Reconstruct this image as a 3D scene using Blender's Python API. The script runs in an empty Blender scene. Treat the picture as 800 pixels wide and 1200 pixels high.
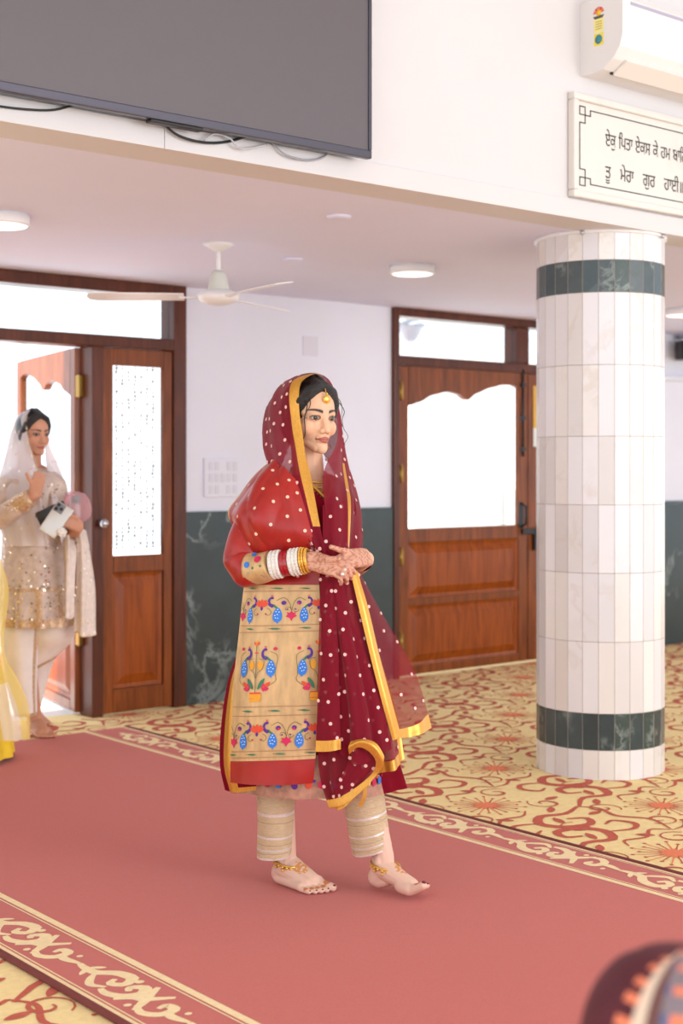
import bpy, bmesh, math, random
import numpy as np
from mathutils import Vector, Matrix

scene = bpy.context.scene
COL = scene.collection
PI = math.pi
R = random.Random(7)

# ------------------------------------------------------------------ camera frame
# The photograph fixes a level camera 1.36 m above the floor, its 50 mm lens turned 39.7 degrees
# from the normal of the back wall (x runs along the back wall, y towards it).
YAW = math.radians(39.7)
EYE = 1.36
FPX, HORIZON = 1667.0, 550.0
FWD = Vector((math.sin(YAW), math.cos(YAW), 0))
RGT = Vector((math.cos(YAW), -math.sin(YAW), 0))


def at(px, py, d):
    """point at distance d in front of the camera seen at photo position px, py (metres)"""
    return FWD * d + RGT * ((px - 400) / FPX * d) + Vector((0, 0, EYE + (HORIZON - py) / FPX * d))


def put(u, w, z=0.0):
    """direction: u to the right of the view, w towards the viewer"""
    return RGT * u - FWD * w + Vector((0, 0, z))


# ------------------------------------------------------------------ materials
MATS = {}


def srgb(r, g, b):
    def f(c):
        c /= 255.0
        return c / 12.92 if c <= 0.04045 else ((c + 0.055) / 1.055) ** 2.4
    return (f(r), f(g), f(b), 1.0)


def mat(name, col, rough=0.6, metal=0.0, var=0.0, vscale=8.0, stretch=(1, 1, 1), bump=0.0, bscale=60.0,
        spec=0.5, sheen=0.0, alpha=1.0, emit=0.0, coat=0.0, col2=None, detail=4.0, tile_var=0.0, sss=0.0):
    if name in MATS:
        return MATS[name]
    m = bpy.data.materials.new(name)
    m.use_nodes = True
    nt = m.node_tree
    N, L = nt.nodes, nt.links
    p = N['Principled BSDF']
    p.inputs['Base Color'].default_value = col
    p.inputs['Roughness'].default_value = rough
    p.inputs['Metallic'].default_value = metal
    p.inputs['Specular IOR Level'].default_value = spec
    p.inputs['Sheen Weight'].default_value = sheen
    p.inputs['Alpha'].default_value = alpha
    p.inputs['Coat Weight'].default_value = coat
    if sss:
        p.inputs['Subsurface Weight'].default_value = sss
        p.inputs['Subsurface Radius'].default_value = (0.012, 0.005, 0.003)
        p.inputs['Subsurface Scale'].default_value = 1.0
    if emit:
        p.inputs['Emission Color'].default_value = col
        p.inputs['Emission Strength'].default_value = emit
    tc = N.new('ShaderNodeTexCoord')
    mp = N.new('ShaderNodeMapping')
    mp.inputs['Scale'].default_value = stretch
    L.new(tc.outputs['Object'], mp.inputs['Vector'])
    if var or col2:
        nz = N.new('ShaderNodeTexNoise')
        nz.inputs['Scale'].default_value = vscale
        nz.inputs['Detail'].default_value = detail
        L.new(mp.outputs['Vector'], nz.inputs['Vector'])
        mx = N.new('ShaderNodeMix')
        mx.data_type = 'RGBA'
        if col2 is None:
            a = tuple(max(0, c * (1 - var)) for c in col[:3]) + (1,)
            b = tuple(min(1, c * (1 + var)) for c in col[:3]) + (1,)
        else:
            a, b = col, col2
        mx.inputs['A'].default_value = a
        mx.inputs['B'].default_value = b
        rp = N.new('ShaderNodeValToRGB')
        rp.color_ramp.elements[0].position = 0.32
        rp.color_ramp.elements[1].position = 0.68
        L.new(nz.outputs['Fac'], rp.inputs['Fac'])
        L.new(rp.outputs['Color'], mx.inputs['Factor'])
        L.new(mx.outputs['Result'], p.inputs['Base Color'])
    if bump:
        nb = N.new('ShaderNodeTexNoise')
        nb.inputs['Scale'].default_value = bscale
        nb.inputs['Detail'].default_value = 3.0
        L.new(mp.outputs['Vector'], nb.inputs['Vector'])
        bp = N.new('ShaderNodeBump')
        bp.inputs['Strength'].default_value = bump
        bp.inputs['Distance'].default_value = 0.01
        L.new(nb.outputs['Fac'], bp.inputs['Height'])
        L.new(bp.outputs['Normal'], p.inputs['Normal'])
    MATS[name] = m
    return m


def marble(name, base, vein, scale=2.2, width=0.03, rough=0.25, cloud=0.25, amount=0.8):
    if name in MATS:
        return MATS[name]
    m = bpy.data.materials.new(name)
    m.use_nodes = True
    N, L = m.node_tree.nodes, m.node_tree.links
    p = N['Principled BSDF']
    p.inputs['Roughness'].default_value = rough
    tc = N.new('ShaderNodeTexCoord')
    nz = N.new('ShaderNodeTexNoise')
    nz.inputs['Scale'].default_value = scale
    nz.inputs['Detail'].default_value = 9
    nz.inputs['Roughness'].default_value = 0.62
    nz.inputs['Distortion'].default_value = 0.8
    L.new(tc.outputs['Object'], nz.inputs['Vector'])
    rp = N.new('ShaderNodeValToRGB')
    e = rp.color_ramp.elements
    e[0].position, e[0].color = 0.5 - width, (0, 0, 0, 1)
    e[1].position, e[1].color = 0.5 + width, (0, 0, 0, 1)
    c = e.new(0.5)
    c.color = (amount,) * 3 + (1,)
    L.new(nz.outputs['Fac'], rp.inputs['Fac'])
    n3 = N.new('ShaderNodeTexNoise')
    n3.inputs['Scale'].default_value = scale * 0.9
    n3.inputs['Detail'].default_value = 2
    L.new(tc.outputs['Object'], n3.inputs['Vector'])
    r3 = N.new('ShaderNodeValToRGB')
    r3.color_ramp.elements[0].position = 0.5
    r3.color_ramp.elements[1].position = 0.62
    L.new(n3.outputs['Fac'], r3.inputs['Fac'])
    ml = N.new('ShaderNodeMath')
    ml.operation = 'MULTIPLY'
    L.new(rp.outputs['Color'], ml.inputs[0])
    L.new(r3.outputs['Color'], ml.inputs[1])
    n2 = N.new('ShaderNodeTexNoise')
    n2.inputs['Scale'].default_value = scale * 2.5
    n2.inputs['Detail'].default_value = 5
    L.new(tc.outputs['Object'], n2.inputs['Vector'])
    m1 = N.new('ShaderNodeMix')
    m1.data_type = 'RGBA'
    m1.inputs['A'].default_value = tuple(c * (1 - cloud) for c in base[:3]) + (1,)
    m1.inputs['B'].default_value = tuple(min(1, c * (1 + cloud)) for c in base[:3]) + (1,)
    L.new(n2.outputs['Fac'], m1.inputs['Factor'])
    m2 = N.new('ShaderNodeMix')
    m2.data_type = 'RGBA'
    L.new(ml.outputs['Value'], m2.inputs['Factor'])
    L.new(m1.outputs['Result'], m2.inputs['A'])
    m2.inputs['B'].default_value = vein
    L.new(m2.outputs['Result'], p.inputs['Base Color'])
    MATS[name] = m
    return m


def wood(name, dark, light, rough=0.32, stretch=(9, 9, 0.9)):
    if name in MATS:
        return MATS[name]
    m = bpy.data.materials.new(name)
    m.use_nodes = True
    N, L = m.node_tree.nodes, m.node_tree.links
    p = N['Principled BSDF']
    p.inputs['Roughness'].default_value = rough
    p.inputs['Coat Weight'].default_value = 0.06
    p.inputs['Specular IOR Level'].default_value = 0.3
    p.inputs['Coat Roughness'].default_value = 0.15
    tc = N.new('ShaderNodeTexCoord')
    mp = N.new('ShaderNodeMapping')
    mp.inputs['Scale'].default_value = stretch
    L.new(tc.outputs['Object'], mp.inputs['Vector'])
    nz = N.new('ShaderNodeTexNoise')
    nz.inputs['Scale'].default_value = 2.5
    nz.inputs['Detail'].default_value = 7
    nz.inputs['Distortion'].default_value = 1.2
    L.new(mp.outputs['Vector'], nz.inputs['Vector'])
    rp = N.new('ShaderNodeValToRGB')
    e = rp.color_ramp.elements
    e[0].position, e[0].color = 0.3, dark
    e[1].position, e[1].color = 0.7, light
    L.new(nz.outputs['Fac'], rp.inputs['Fac'])
    L.new(rp.outputs['Color'], p.inputs['Base Color'])
    MATS[name] = m
    return m


def sheer(name, col, opacity, rough=0.75, var=0.0, sheen=0.2):
    """woven net: the threads cover a share of the area, the rest is open"""
    if name in MATS:
        return MATS[name]
    m = bpy.data.materials.new(name)
    m.use_nodes = True
    N, L = m.node_tree.nodes, m.node_tree.links
    p = N['Principled BSDF']
    p.inputs['Base Color'].default_value = col
    p.inputs['Roughness'].default_value = rough
    p.inputs['Specular IOR Level'].default_value = 0.25
    p.inputs['Sheen Weight'].default_value = sheen
    tl = N.new('ShaderNodeBsdfTranslucent')
    tl.inputs['Color'].default_value = col
    a = N.new('ShaderNodeMixShader')
    a.inputs[0].default_value = 0.3
    L.new(p.outputs[0], a.inputs[1])
    L.new(tl.outputs[0], a.inputs[2])
    tr = N.new('ShaderNodeBsdfTransparent')
    mx = N.new('ShaderNodeMixShader')
    mx.inputs[0].default_value = opacity
    L.new(tr.outputs[0], mx.inputs[1])
    L.new(a.outputs[0], mx.inputs[2])
    L.new(mx.outputs[0], N['Material Output'].inputs['Surface'])
    MATS[name] = m
    return m


def glass(name, tint=(0.95, 0.97, 0.97, 1), frost=0.0):
    if name in MATS:
        return MATS[name]
    m = bpy.data.materials.new(name)
    m.use_nodes = True
    N, L = m.node_tree.nodes, m.node_tree.links
    N.remove(N['Principled BSDF'])
    tr = N.new('ShaderNodeBsdfTransparent')
    tr.inputs['Color'].default_value = tint
    gl = N.new('ShaderNodeBsdfGlossy')
    gl.inputs['Roughness'].default_value = 0.02
    lw = N.new('ShaderNodeLayerWeight')
    pw = N.new('ShaderNodeMath')
    pw.operation = 'POWER'
    pw.inputs[1].default_value = 4.0
    sc = N.new('ShaderNodeMath')
    sc.operation = 'MULTIPLY'
    sc.inputs[1].default_value = 0.35
    L.new(lw.outputs['Facing'], pw.inputs[0])
    L.new(pw.outputs[0], sc.inputs[0])
    mx = N.new('ShaderNodeMixShader')
    L.new(sc.outputs[0], mx.inputs[0])
    L.new(tr.outputs[0], mx.inputs[1])
    L.new(gl.outputs[0], mx.inputs[2])
    out = mx
    if frost:
        df = N.new('ShaderNodeBsdfTranslucent')
        df.inputs['Color'].default_value = (0.9, 0.9, 0.9, 1)
        m2 = N.new('ShaderNodeMixShader')
        m2.inputs[0].default_value = frost
        L.new(mx.outputs[0], m2.inputs[1])
        L.new(df.outputs[0], m2.inputs[2])
        out = m2
    L.new(out.outputs[0], N['Material Output'].inputs['Surface'])
    MATS[name] = m
    return m


def painted(name, rough=0.5, sss=0.0, spec=0.35, var=0.06):
    """colour from the mesh's own colour attribute 'tint' (skin: lips, brows, henna)"""
    if name in MATS:
        return MATS[name]
    m = bpy.data.materials.new(name)
    m.use_nodes = True
    N, L = m.node_tree.nodes, m.node_tree.links
    p = N['Principled BSDF']
    p.inputs['Roughness'].default_value = rough
    p.inputs['Specular IOR Level'].default_value = spec
    if sss:
        p.inputs['Subsurface Weight'].default_value = sss
        p.inputs['Subsurface Radius'].default_value = (0.010, 0.004, 0.002)
        p.inputs['Subsurface Scale'].default_value = 1.0
    at_ = N.new('ShaderNodeAttribute')
    at_.attribute_name = 'tint'
    L.new(at_.outputs['Color'], p.inputs['Base Color'])
    MATS[name] = m
    return m


# ------------------------------------------------------------------ mesh builder
class MB:
    def __init__(self):
        self.v, self.f, self.m, self.s = [], [], [], []

    def add(self, vs, fs, mi=0, smooth=False):
        b = len(self.v)
        self.v.extend(Vector(p) for p in vs)
        for f in fs:
            self.f.append(tuple(b + i for i in f))
            self.m.append(mi)
            self.s.append(smooth)
        return self

    def box(self, lo, hi, mi=0, bev=0.0):
        lo, hi = Vector(lo), Vector(hi)
        if not bev:
            x0, y0, z0 = lo
            x1, y1, z1 = hi
            vs = [(x0, y0, z0), (x1, y0, z0), (x1, y1, z0), (x0, y1, z0), (x0, y0, z1), (x1, y0, z1), (x1, y1, z1), (x0, y1, z1)]
            return self.add(vs, [(0, 3, 2, 1), (4, 5, 6, 7), (0, 1, 5, 4), (1, 2, 6, 5), (2, 3, 7, 6), (3, 0, 4, 7)], mi)
        bm = bmesh.new()
        bmesh.ops.create_cube(bm, size=1)
        for v in bm.verts:
            v.co = Vector([lo[i] + (v.co[i] + 0.5) * (hi[i] - lo[i]) for i in range(3)])
        bmesh.ops.bevel(bm, geom=bm.edges[:], offset=bev, segments=2, affect='EDGES', profile=0.5)
        return self.bm(bm, mi)

    def bm(self, bm, mi=0, smooth=False):
        bm.verts.index_update()
        self.add([v.co.copy() for v in bm.verts], [[v.index for v in f.verts] for f in bm.faces], mi, smooth)
        bm.free()
        return self

    def quad(self, a, b, c, d, mi=0):
        return self.add([a, b, c, d], [(0, 1, 2, 3)], mi)

    def lathe(self, profile, origin=(0, 0, 0), n=32, mi=0, smooth=True, axis=None, cap=True):
        """profile: (radius, height) from bottom to top"""
        o = Vector(origin)
        q = Vector((0, 0, 1)).rotation_difference(Vector(axis).normalized()) if axis is not None else None
        vs, fs = [], []
        for r, z in profile:
            for k in range(n):
                p = Vector((r * math.cos(2 * PI * k / n), r * math.sin(2 * PI * k / n), z))
                vs.append(o + (q @ p if q else p))
        for i in range(len(profile) - 1):
            for k in range(n):
                a, b = i * n + k, i * n + (k + 1) % n
                fs.append((a, b, b + n, a + n))
        if cap:
            fs.append(tuple(reversed(range(n))))
            fs.append(tuple(range((len(profile) - 1) * n, len(profile) * n)))
        return self.add(vs, fs, mi, smooth)

    def tube(self, path, rad, n=8, mi=0, closed=False, smooth=True, flat=None):
        """path of points; rad one radius or a list; flat=(a,b) scales the section"""
        P = [Vector(p) for p in path]
        m = len(P)
        rr = rad if isinstance(rad, (list, tuple)) else [rad] * m
        vs, fs = [], []
        ref = None
        for i, p in enumerate(P):
            if closed:
                t = P[(i + 1) % m] - P[i - 1]
            else:
                t = P[min(i + 1, m - 1)] - P[max(i - 1, 0)]
            t = t.normalized() if t.length > 1e-9 else Vector((0, 0, 1))
            if ref is None:
                ref = Vector((0, 0, 1)) if abs(t.z) < 0.9 else Vector((1, 0, 0))
            a = (ref - t * ref.dot(t)).normalized()
            ref = a
            b = t.cross(a)
            for k in range(n):
                an = 2 * PI * k / n
                ca, cb = math.cos(an), math.sin(an)
                if flat:
                    ca, cb = ca * flat[0], cb * flat[1]
                vs.append(p + a * (rr[i] * ca) + b * (rr[i] * cb))
        for i in range(m if closed else m - 1):
            j = (i + 1) % m
            for k in range(n):
                k2 = (k + 1) % n
                fs.append((i * n + k, i * n + k2, j * n + k2, j * n + k))
        if not closed:
            fs.append(tuple(reversed(range(n))))
            fs.append(tuple(range((m - 1) * n, m * n)))
        return self.add(vs, fs, mi, smooth)

    def ball(self, c, r, mi=0, seg=12, ring=8, scale=(1, 1, 1), rot=None):
        c = Vector(c)
        vs, fs = [], []
        for i in range(ring + 1):
            th = PI * i / ring
            for k in range(seg):
                ph = 2 * PI * k / seg
                p = Vector((math.sin(th) * math.cos(ph) * scale[0], math.sin(th) * math.sin(ph) * scale[1], math.cos(th) * scale[2])) * r
                if rot is not None:
                    p = rot @ p
                vs.append(c + p)
        for i in range(ring):
            for k in range(seg):
                k2 = (k + 1) % seg
                fs.append((i * seg + k, (i + 1) * seg + k, (i + 1) * seg + k2, i * seg + k2))
        return self.add(vs, fs, mi, True)

    def mesh(self, name, mats):
        me = bpy.data.meshes.new(name)
        me.from_pydata([tuple(p) for p in self.v], [], self.f)
        for m in (mats if isinstance(mats, (list, tuple)) else [mats]):
            me.materials.append(m)
        me.polygons.foreach_set('material_index', self.m)
        me.polygons.foreach_set('use_smooth', self.s)
        me.update()
        return me

    def build(self, name, mats, parent=None, label=None):
        o = bpy.data.objects.new(name, self.mesh(name, mats))
        COL.objects.link(o)
        if parent is not None:
            adopt(o, parent)
        if label:
            o['label'] = label
        return o


def wmat(o):
    m = o.matrix_basis.copy()
    while o.parent is not None:
        o = o.parent
        m = o.matrix_basis @ m
    return m


def adopt(o, parent):
    """parent o, whose vertices are in world space, without moving it"""
    o.parent = parent
    inv = wmat(parent).inverted()
    o.data.transform(inv @ Matrix.Identity(4))


def tag(o, label=None, cat=None, group=None, kind=None):
    if label:
        o['label'] = label
    if cat:
        o['category'] = cat
    if group:
        o['group'] = group
    if kind:
        o['kind'] = kind
    return o


def thing(name, loc, label, cat, group=None, kind=None):
    o = bpy.data.objects.new(name, None)
    o.empty_display_size = 0.05
    COL.objects.link(o)
    o.location = loc
    tag(o, label, cat, group, kind)
    return o


def catmull(P, n):
    """n points along a smooth curve through the points P"""
    P = [Vector(p) for p in P]
    if len(P) == 2:
        return [P[0].lerp(P[1], i / (n - 1)) for i in range(n)]
    out = []
    m = len(P) - 1
    for i in range(n):
        t = i / (n - 1) * m
        k = min(int(t), m - 1)
        u = t - k
        p0 = P[k - 1] if k > 0 else P[0] * 2 - P[1]
        p1, p2 = P[k], P[k + 1]
        p3 = P[k + 2] if k + 2 <= m else P[m] * 2 - P[m - 1]
        out.append(0.5 * (2 * p1 + (p2 - p0) * u + (2 * p0 - 5 * p1 + 4 * p2 - p3) * u * u + (3 * p1 - p0 - 3 * p2 + p3) * u ** 3))
    return out


def smoothstep(a, b, x):
    t = max(0.0, min(1.0, (x - a) / (b - a)))
    return t * t * (3 - 2 * t)


def ribbon2(pts, widths, n=None):
    """2-D ribbon as quads: list of (left,right) point pairs"""
    out = []
    m = len(pts)
    for i in range(m):
        a = pts[max(i - 1, 0)]
        b = pts[min(i + 1, m - 1)]
        dx, dy = b[0] - a[0], b[1] - a[1]
        l = math.hypot(dx, dy) or 1
        w = widths[i] if isinstance(widths, (list, tuple)) else widths
        nx, ny = -dy / l * w / 2, dx / l * w / 2
        out.append(((pts[i][0] + nx, pts[i][1] + ny), (pts[i][0] - nx, pts[i][1] - ny)))
    return out


class Art:
    """flat coloured shapes in a plane (u, v); put on a surface by a mapping function"""
    def __init__(self):
        self.polys = []

    def rib(self, pts, w, mi):
        q = ribbon2(pts, w)
        for i in range(len(q) - 1):
            self.polys.append(([q[i][0], q[i][1], q[i + 1][1], q[i + 1][0]], mi))

    def poly(self, pts, mi):
        self.polys.append((list(pts), mi))

    def disc(self, c, r, mi, n=10, sx=1.0, rot=0.0):
        ca, sa = math.cos(rot), math.sin(rot)
        pts = []
        for k in range(n):
            x, y = r * sx * math.cos(2 * PI * k / n), r * math.sin(2 * PI * k / n)
            pts.append((c[0] + x * ca - y * sa, c[1] + x * sa + y * ca))
        self.poly(pts, mi)

    def drop(self, a, b, w, mi):
        """leaf from a to b, widest in the middle"""
        n = 7
        pts = [(a[0] + (b[0] - a[0]) * i / n, a[1] + (b[1] - a[1]) * i / n) for i in range(n + 1)]
        self.rib(pts, [w * math.sin(PI * (0.04 + 0.92 * i / n)) ** 0.8 for i in range(n + 1)], mi)

    def spiral(self, c, r0, r1, a0, a1, w0, w1, mi, n=18):
        pts, ws = [], []
        for i in range(n + 1):
            t = i / n
            a = a0 + (a1 - a0) * t
            r = r0 + (r1 - r0) * t
            pts.append((c[0] + r * math.cos(a), c[1] + r * math.sin(a)))
            ws.append(w0 + (w1 - w0) * t)
        self.rib(pts, ws, mi)

    def onto(self, mb, fn, up=(0, 0, 1), step=2e-6):
        up = Vector(up)
        for i, (pts, mi) in enumerate(self.polys):
            vs = [fn(p[0], p[1]) for p in pts]
            if any(v is None for v in vs):
                continue
            vs = [v + up * (step * i) for v in vs]
            a = sum((vs[k].x * vs[(k + 1) % len(vs)].y - vs[(k + 1) % len(vs)].x * vs[k].y) for k in range(len(vs)))
            if up.z > 0.9 and a < 0:
                vs.reverse()
            mb.add(vs, [tuple(range(len(vs)))], mi)
# ================================================================== THE ROOM
WALL_Y = 6.88      # back wall, room side
FASCIA_Y = 3.95    # front of the gallery
CEIL = 2.41
M_wall = mat('wall_paint', srgb(240, 241, 252), 0.75, var=0.015, vscale=3)
M_gal = mat('gallery_paint', srgb(218, 213, 212), 0.7, var=0.012, vscale=2)
M_ceil = mat('ceiling_paint', srgb(232, 232, 255), 0.8, var=0.01, vscale=2)
M_green = marble('dark_green_marble', srgb(52, 64, 64), srgb(150, 160, 158), 2.3, 0.035, 0.3, 0.35, 0.75)
M_wood = wood('teak', srgb(122, 52, 4), srgb(164, 80, 14))
M_wooddk = wood('dark_teak', srgb(74, 36, 22), srgb(104, 52, 32))
M_woodr = wood('red_teak', srgb(104, 50, 14), srgb(146, 76, 28))
M_glass = glass('pane_glass')
M_brass = mat('aged_brass', srgb(170, 135, 70), 0.35, 0.9)
M_steel = mat('steel', srgb(190, 190, 195), 0.3, 0.9)
M_black = mat('black_plastic', srgb(22, 22, 26), 0.4)
M_white = mat('white_plastic', srgb(240, 238, 238), 0.35)


def slab(name, lo, hi, m, kind='structure', parent=None, bev=0.0):
    o = MB().box(lo, hi, 0, bev).build(name, m, parent)
    if kind and parent is None:
        o['kind'] = kind
    return o


# ---- floor: fitted cream carpet with red scrolls and dandelion flowers
M_cream = mat('cream_carpet', srgb(255, 226, 166), 0.95, var=0.06, vscale=40, bump=0.25, bscale=500, spec=0.1)
M_scroll = mat('scroll_red', srgb(200, 104, 88), 0.95, var=0.08, vscale=40, spec=0.1)
M_bloom = mat('bloom_orange', srgb(240, 140, 104), 0.95, spec=0.1)
fl = MB().box((-3, -1.5, -0.12), (15, WALL_Y + 0.16, 0), 0)


def fitted_carpet_art():
    art = Art()
    # dandelion flower at 0,0
    for k in range(22):
        a = 2 * PI * k / 22
        r1 = 0.155 if k % 2 else 0.125
        ca, sa = math.cos(a), math.sin(a)
        art.rib([(0.02 * ca, 0.02 * sa), (0.07 * ca, 0.07 * sa), (r1 * ca, r1 * sa)], [0.012, 0.006, 0.0045], 2 if k % 2 else 1)
        art.disc((r1 * ca, r1 * sa), 0.0085, 1, 6)
    for k in range(12):
        a = 2 * PI * (k + 0.3) / 12
        art.drop((0, 0), (0.06 * math.cos(a), 0.06 * math.sin(a)), 0.018, 2)
    art.disc((0, 0), 0.024, 2, 10)
    # acanthus scroll group between two flowers (centre 0, 0.465)
    cy = 0.465

    def S(pts, w):
        c = catmull([Vector((p[0], p[1], 0)) for p in pts], 22)
        art.rib([(p.x, p.y) for p in c], [w * (0.25 + 0.75 * math.sin(PI * (i + 1) / 23)) for i in range(22)], 1)
    S([(-0.27, cy - 0.26), (-0.14, cy - 0.17), (-0.02, cy - 0.2), (0.05, cy - 0.1), (0.0, cy - 0.01), (-0.1, cy + 0.0), (-0.13, cy - 0.07), (-0.07, cy - 0.1)], 0.042)
    S([(0.27, cy + 0.22), (0.14, cy + 0.17), (0.03, cy + 0.2), (-0.06, cy + 0.12), (-0.02, cy + 0.03), (0.09, cy + 0.0), (0.15, cy + 0.07), (0.08, cy + 0.11)], 0.042)
    S([(-0.06, cy + 0.13), (-0.16, cy + 0.16), (-0.22, cy + 0.1), (-0.19, cy + 0.03), (-0.13, cy + 0.05)], 0.026)
    S([(0.06, cy - 0.12), (0.16, cy - 0.15), (0.23, cy - 0.1), (0.2, cy - 0.02), (0.13, cy - 0.04)], 0.026)
    S([(-0.05, cy - 0.3), (0.0, cy - 0.24), (0.1, cy - 0.26), (0.2, cy - 0.2), (0.27, cy - 0.26)], 0.016)
    S([(0.05, cy + 0.3), (-0.02, cy + 0.25), (-0.12, cy + 0.26), (-0.2, cy + 0.21), (-0.27, cy + 0.2)], 0.016)
    S([(0.27, cy - 0.24), (0.33, cy - 0.1), (0.27, cy + 0.02), (0.31, cy + 0.14), (0.27, cy + 0.22)], 0.02)
    for sx, sy, a0 in ((0.19, -0.33, 0.4), (-0.19, 0.33, 3.5), (0.21, 0.34, 2.0), (-0.22, -0.34, 5.2), (0.02, 0.0, 1.0)):
        n_ = 20
        pts = []
        for q in range(n_ + 1):
            t = q / n_
            r_ = 0.075 * (1 - 0.78 * t)
            pts.append((sx + r_ * math.cos(a0 + 7.5 * t), cy + sy + r_ * math.sin(a0 + 7.5 * t)))
        art.rib(pts, [0.006 + 0.018 * math.sin(PI * q / n_) ** 2 * (q / n_) for q in range(n_ + 1)], 1)
    for x, y, a, l in ((0.11, 0.22, 0.7, 0.09), (-0.12, -0.22, 3.9, 0.09), (0.2, 0.1, 0.1, 0.08), (-0.21, -0.09, 3.2, 0.08), (-0.1, 0.22, 2.2, 0.07), (0.1, -0.21, 5.4, 0.07), (0.02, 0.07, 1.2, 0.09), (-0.03, -0.08, 4.3, 0.09)):
        art.drop((x, cy + y), (x + l * math.cos(a), cy + y + l * math.sin(a)), 0.034, 1)
    return art


floor_art = fitted_carpet_art()
for i in range(-11, 22):
    for j in range(-12, 14):
        ox = 4.125 + 0.545 * i
        oy = 3.12 + 0.93 * j + (0.475 if i % 2 else 0)
        if not (0.1 < ox < 12 and -0.6 < oy < 6.9):
            continue
        if 2.3 < ox < 3.35:          # wholly beneath the runner
            continue
        if oy < 1.2 and ox > 2.3 and ox < 3.5:
            continue

        def fn(u, v, ox=ox, oy=oy):
            x, y = ox + u, oy + v
            if y > WALL_Y - 0.01:
                return None
            return Vector((x, y, 0.0012))
        floor_art.onto(fl, fn)
floor = fl.build('floor', [M_cream, M_scroll, M_bloom])
floor['kind'] = 'structure'

# ---- runner carpet with a scroll border along both long sides
M_run = mat('runner_red', srgb(206, 108, 98), 0.95, var=0.07, vscale=300, bump=0.3, bscale=700, spec=0.08, sheen=0.15)
M_rcream = mat('runner_cream', srgb(250, 226, 180), 0.95, var=0.05, vscale=60, spec=0.1)
M_redge = mat('runner_edge', srgb(126, 62, 58), 0.95)
RX0, RX1, RY0, RY1, RH = 1.80, 3.90, -0.9, 6.46, 0.012
rn = MB().box((RX0, RY0, 0.0), (RX1, RY1, RH), 0, 0.004)
for xe in (RX0 + 0.004, RX1 - 0.004):
    rn.tube([(xe, RY0, 0.0095), (xe, RY1, 0.0095)], 0.0095, 10, 2)
rb = Art()


def vine(pts, w):
    c = catmull([Vector((p[0], p[1], 0)) for p in pts], 20)
    rb.rib([(p.x, p.y) for p in c], [1.35 * w * (0.35 + 0.65 * math.sin(PI * (i + 1) / 21)) for i in range(20)], 1)


PER = 0.54
# one period of the border scroll: u along the runner, v across (-0.07 .. 0.07)
vine([(0.0, 0.0), (0.04, -0.005), (0.09, 0.0), (0.13, 0.035), (0.19, 0.045), (0.215, 0.01), (0.185, -0.012), (0.165, 0.012)], 0.024)
vine([(0.09, 0.0), (0.12, -0.03), (0.16, -0.05), (0.20, -0.03)], 0.016)
vine([(0.20, -0.045), (0.24, -0.05), (0.285, -0.03), (0.30, 0.01), (0.27, 0.035), (0.245, 0.01), (0.265, -0.005)], 0.024)
vine([(0.285, -0.055), (0.31, -0.015), (0.34, 0.0), (0.38, 0.055)], 0.022)
vine([(0.29, 0.06), (0.32, 0.02), (0.35, -0.01), (0.385, -0.055)], 0.022)
vine([(0.36, -0.035), (0.41, -0.05), (0.45, -0.025), (0.445, 0.015), (0.41, 0.015), (0.415, -0.01)], 0.022)
vine([(0.445, 0.0), (0.48, -0.012), (0.54, 0.0)], 0.018)
rb.drop((0.045, 0.0), (0.075, 0.035), 0.018, 1)
rb.drop((0.045, 0.0), (0.08, -0.038), 0.018, 1)
rb.disc((0.225, 0.045), 0.012, 1, 8)
rb.disc((0.345, -0.05), 0.010, 1, 8)
rb.disc((0.49, 0.025), 0.009, 1, 8)
BW = 0.245
Z1 = RH + 0.0008
for side in (0, 1):
    def X(v, side=side):
        return RX0 + v if side == 0 else RX1 - v
    for v0, v1 in ((0.018, 0.030), (0.036, 0.041), (BW - 0.024, BW - 0.019), (BW - 0.012, BW + 0.012)):
        if side == 1 and v0 > 0.2:
            pass
        rn.quad((X(v0), RY0, Z1), (X(v1), RY0, Z1), (X(v1), RY1 - 0.004, Z1), (X(v0), RY1 - 0.004, Z1), 1)
    k = 0
    while RY0 + 0.05 + (k + 1) * PER < RY1:
        y0 = RY1 - 0.02 - (k + 1) * PER - (0.3 if side == 0 else 0.12)

        def fn(u, v, y0=y0, X=X):
            y = y0 + (PER - u)
            return Vector((X(0.128 + v * 1.15), y, Z1)) if y > RY0 else None
        rb.onto(rn, fn)
        k += 1
runner = rn.build('runner_carpet', [M_run, M_rcream, M_redge])
tag(runner, 'long dusty red runner carpet with cream scroll borders across the floor', 'carpet')

# ---- ceiling beneath the gallery, back wall pieces
slab('ceiling', (-3, FASCIA_Y + 0.2, CEIL), (15, WALL_Y + 0.15, CEIL + 0.15), M_ceil)
LD0, LD1 = 2.62, 4.53      # left door unit
RD0, RD1 = 6.13, 8.68      # right door unit
T = 0.15


def wall_piece(name, x0, x1, z0=0.0, z1=CEIL):
    o = MB().box((x0, WALL_Y, z0), (x1, WALL_Y + T, z1)).build(name, M_wall)
    o['kind'] = 'structure'
    return o


wall_piece('wall_back', LD1, RD0)
wall_piece('wall_back_left', -3, LD0)
wall_piece('wall_back_right', RD1, 15)
# green marble wainscot: slabs butted together, 1.115 m high
for k, (x0, x1) in enumerate(((LD1, RD0), (-3, LD0), (RD1, 15))):
    mb = MB()
    x = x0
    while x < x1 - 0.01:
        xe = min(x1, x + 0.8)
        mb.box((x + 0.0015, WALL_Y - 0.022, 0), (xe - 0.0015, WALL_Y, 1.115), 0, 0.002)
        x = xe
    mb.build('trim_%d' % (k + 1), M_green)['kind'] = 'structure'
# beam and ledge along the wall on the far right
slab('trim_4', (RD1 + 0.02, WALL_Y - 0.05, 2.045), (15, WALL_Y, 2.085), M_wall, bev=0.006)

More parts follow.
